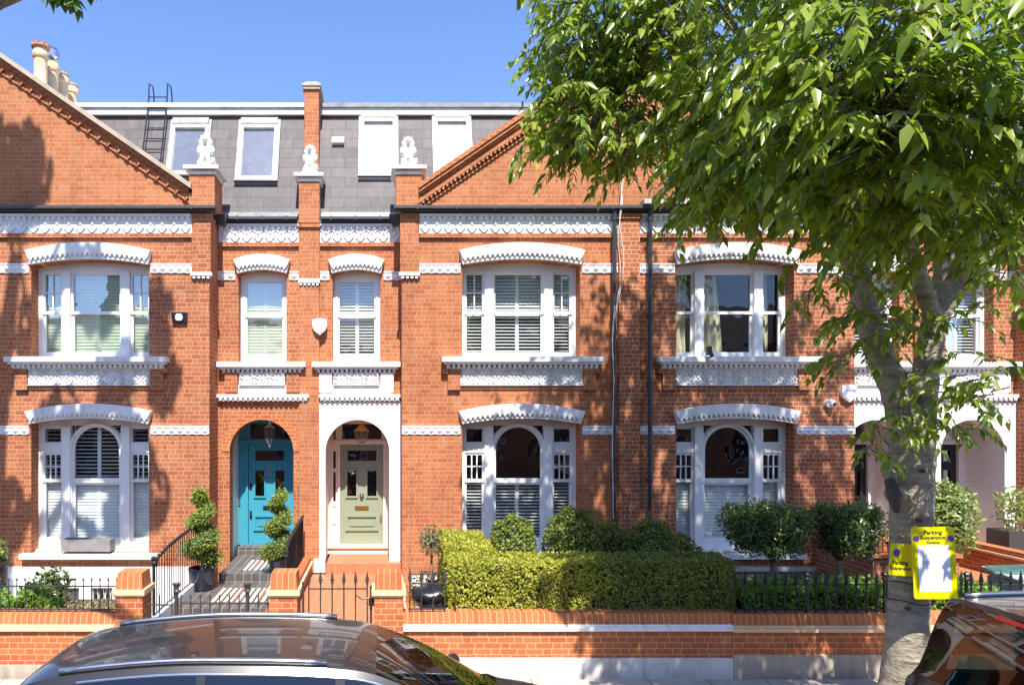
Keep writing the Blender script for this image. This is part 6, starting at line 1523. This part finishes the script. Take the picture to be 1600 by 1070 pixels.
    for sx in (ws[0] - .35, ws[0] - 1.25):
        for sy in (-.36, .36): q.box(cx + sx - .12, cx + sx, cy + sy - .24, cy + sy + .24, road + .85, road + 1.18); q.box(cx + sx - .1, cx + sx - .02, cy + sy - .12, cy + sy + .12, road + 1.2, road + 1.36)
    q.build('interior', 'rubber', e)
    if tailred:
        i = rw1; a = G[i]; q = MB(); q.hexa([(a[12][0] + cx - .05, cy - .5, a[12][2] + road - .035), (a[12][0] + cx - .05, cy + .2, a[12][2] + road - .035), (a[12][0] + cx, cy + .2, a[12][2] + road - .035), (a[12][0] + cx, cy - .5, a[12][2] + road - .035), (a[12][0] + cx - .02, cy - .5, a[12][2] + road - .01), (a[12][0] + cx - .02, cy + .2, a[12][2] + road - .01), (a[12][0] + cx + .02, cy + .2, a[12][2] + road - .01), (a[12][0] + cx + .02, cy - .5, a[12][2] + road - .01)]); q.build('brake_light', 'red_lens', e)
        q = MB(); z0 = a[12][2] + road; q.tube([(cx + st[1][0] - .05, cy + .05, road + 1.08), (cx + st[2][0] - .02, cy - .25, road + 1.3), (cx + st[2][0] + .02, cy - .55, road + 1.42)], .012, 5); q.build('wiper', 'rubber', e)
    return e
SUV = [(-2.52, .80, .80, .84, .68), (-2.50, .88, .92, .97, .70), (-2.45, .92, 1.02, 1.09, .70), (-2.36, .935, 1.045, 1.32, .68), (-2.27, .94, 1.05, 1.50, .66), (-1.95, .95, 1.05, 1.60, .65), (-1.2, .955, 1.04, 1.675, .65), (-.55, .955, 1.03, 1.685, .655), (.05, .955, 1.02, 1.665, .645), (.42, .955, 1.01, 1.61, .635), (.85, .955, 1.0, 1.43, .66), (1.25, .95, .99, 1.21, .70), (1.52, .945, .985, 1.06, .74), (1.9, .93, .93, .99, .70), (2.2, .88, .84, .90, .66), (2.33, .80, .72, .76, .6), (2.38, .70, .58, .60, .5)]
car('parked_car', 'dark grey estate car with shark-fin aerial parked in front of the left houses', -.48, 5.78, SUV, 'paint_bronze', 'roof_glass_black', -1.45, True, (-1.42, 1.42), ws=(.42, 1.52), rearwin=(-2.45, -2.31), side=(-1.85, -.85, .15, 1.15), roofr=(-1.95, .05))
BIG = [(-2.40, .82, .82, .86, .74), (-2.38, .90, .98, 1.02, .78), (-2.33, .94, 1.06, 1.14, .78), (-2.20, .955, 1.08, 1.55, .775), (-2.08, .96, 1.09, 1.83, .76), (-1.95, .965, 1.09, 1.875, .755), (-1.2, .97, 1.08, 1.90, .76), (-.5, .97, 1.07, 1.90, .76), (.15, .97, 1.06, 1.88, .75), (.5, .97, 1.05, 1.82, .74), (.9, .97, 1.04, 1.58, .76), (1.25, .965, 1.03, 1.30, .78), (1.45, .96, 1.02, 1.10, .80), (1.9, .95, .98, 1.05, .78), (2.25, .90, .90, .96, .74), (2.36, .82, .78, .82, .68), (2.40, .72, .6, .62, .6)]
car('parked_car', 'dark boxy off-road car cut off at the right edge, its rear window mirroring brick arches', 7.27, 5.62, BIG, 'paint_dark', 'paint_dark', None, True, (-1.45, 1.45), tailred=True, ws=(.5, 1.45), rearwin=(-2.33, -2.08), side=(-1.9, -.95, .05, 1.1), roofr=(-1.95, .15))
# ------------------------------------------------------------------ the other side of the street (seen only mirrored in panes and paint)
for k, (x0, x1, lab) in enumerate(((-28, 0, 'plain brick terrace across the street, left half, mirrored in the windows'), (0, 28, 'plain brick terrace across the street, right half, mirrored in the windows'))):
    e = empty('facing_house', ((x0 + x1) / 2, -9, ZR), lab, 'house', 'houses across the street')
    m = MB(); cells = []
    for i in range(8):
        c = x0 + 1.75 + i * 3.5
        cells += [rect(c - .75, c + .75, .6, 2.6), rect(c - .6, c + .6, 3.9, 5.7)]
    m.prism([rect(x0, x1, ZR, 6.8)] + cells, -9.3, -9.0); m.build('wall', 'brick_right', e)
    r = MB(); r.add([(x0, -9, 6.8), (x1, -9, 6.8), (x1, -13, 9.4), (x0, -13, 9.4)], [(0, 1, 2, 3)]); r.build('roof', 'roof_slate', e)
    for i in range(8):
        c = x0 + 1.75 + i * 3.5
        for a, b, z0, z1 in ((c - .75, c + .75, .6, 2.6), (c - .6, c + .6, 3.9, 5.7)):
            w = MB(); w.prism([rect(a, b, z0, z1), rect(a + .1, c - .03, z0 + .1, z1 - .1), rect(c + .03, b - .1, z0 + .1, z1 - .1)], -9.2, -9.1); ww = w.build('window', 'white_joinery', e); g = MB(); g.box(a, b, -9.19, -9.18, z0, z1); g.build('pane', 'lens_black', ww)
# ------------------------------------------------------------------ light
SUN_EL, SUN_AZ = 56.0, 2.0          # degrees; azimuth measured from straight behind the camera, + = from the right
sd = Vector((sin(R(SUN_AZ)) * cos(R(SUN_EL)), -cos(R(SUN_AZ)) * cos(R(SUN_EL)), sin(R(SUN_EL))))
L = bpy.data.lights.new('sun', 'SUN'); L.energy = 4.8; L.angle = R(.55); L.color = (1, .955, .88)
lo = bpy.data.objects.new('sun', L); COL.objects.link(lo); lo.rotation_euler = sd.to_track_quat('Z', 'Y').to_euler(); lo.location = (0, -20, 40)
W = bpy.data.worlds.new('World'); SC.world = W; W.use_nodes = True
wn = W.node_tree.nodes; wl = W.node_tree.links
bg = wn['Background'] if 'Background' in wn else wn.new('ShaderNodeBackground')
sk = wn.new('ShaderNodeTexSky'); sk.sky_type = 'NISHITA'; sk.sun_disc = False; sk.sun_elevation = R(SUN_EL)
sk.sun_rotation = math.atan2(sd.x, sd.y)
sk.altitude = 0; sk.air_density = 1.0; sk.dust_density = .6; sk.ozone_density = 4.5
tn = wn.new('ShaderNodeMix'); tn.data_type = 'RGBA'; tn.blend_type = 'MULTIPLY'; tn.inputs[0].default_value = 1; tn.inputs[7].default_value = (.94, .98, 1.17, 1)
wl.new(sk.outputs[0], tn.inputs[6]); wl.new(tn.outputs[2], bg.inputs[0]); bg.inputs[1].default_value = .13
# ------------------------------------------------------------------ camera
cd = bpy.data.cameras.new('camera'); cam = bpy.data.objects.new('camera', cd); COL.objects.link(cam)
cam.location = (0, 0, HC); cam.rotation_euler = (R(90), 0, 0)
cd.sensor_fit = 'HORIZONTAL'; cd.sensor_width = 36; cd.lens = 36 * F_PX / 1600
cd.shift_x = (800 - VX) / 1600; cd.shift_y = (VY - 535) / 1600
cd.clip_start = .1; cd.clip_end = 2000
SC.camera = cam
SC.view_settings.view_transform = 'Standard'; SC.view_settings.look = 'None'; SC.view_settings.exposure = 1.0; SC.view_settings.gamma = 1
SC.render.engine = 'CYCLES'
SC.cycles.max_bounces = 8; SC.cycles.transparent_max_bounces = 16
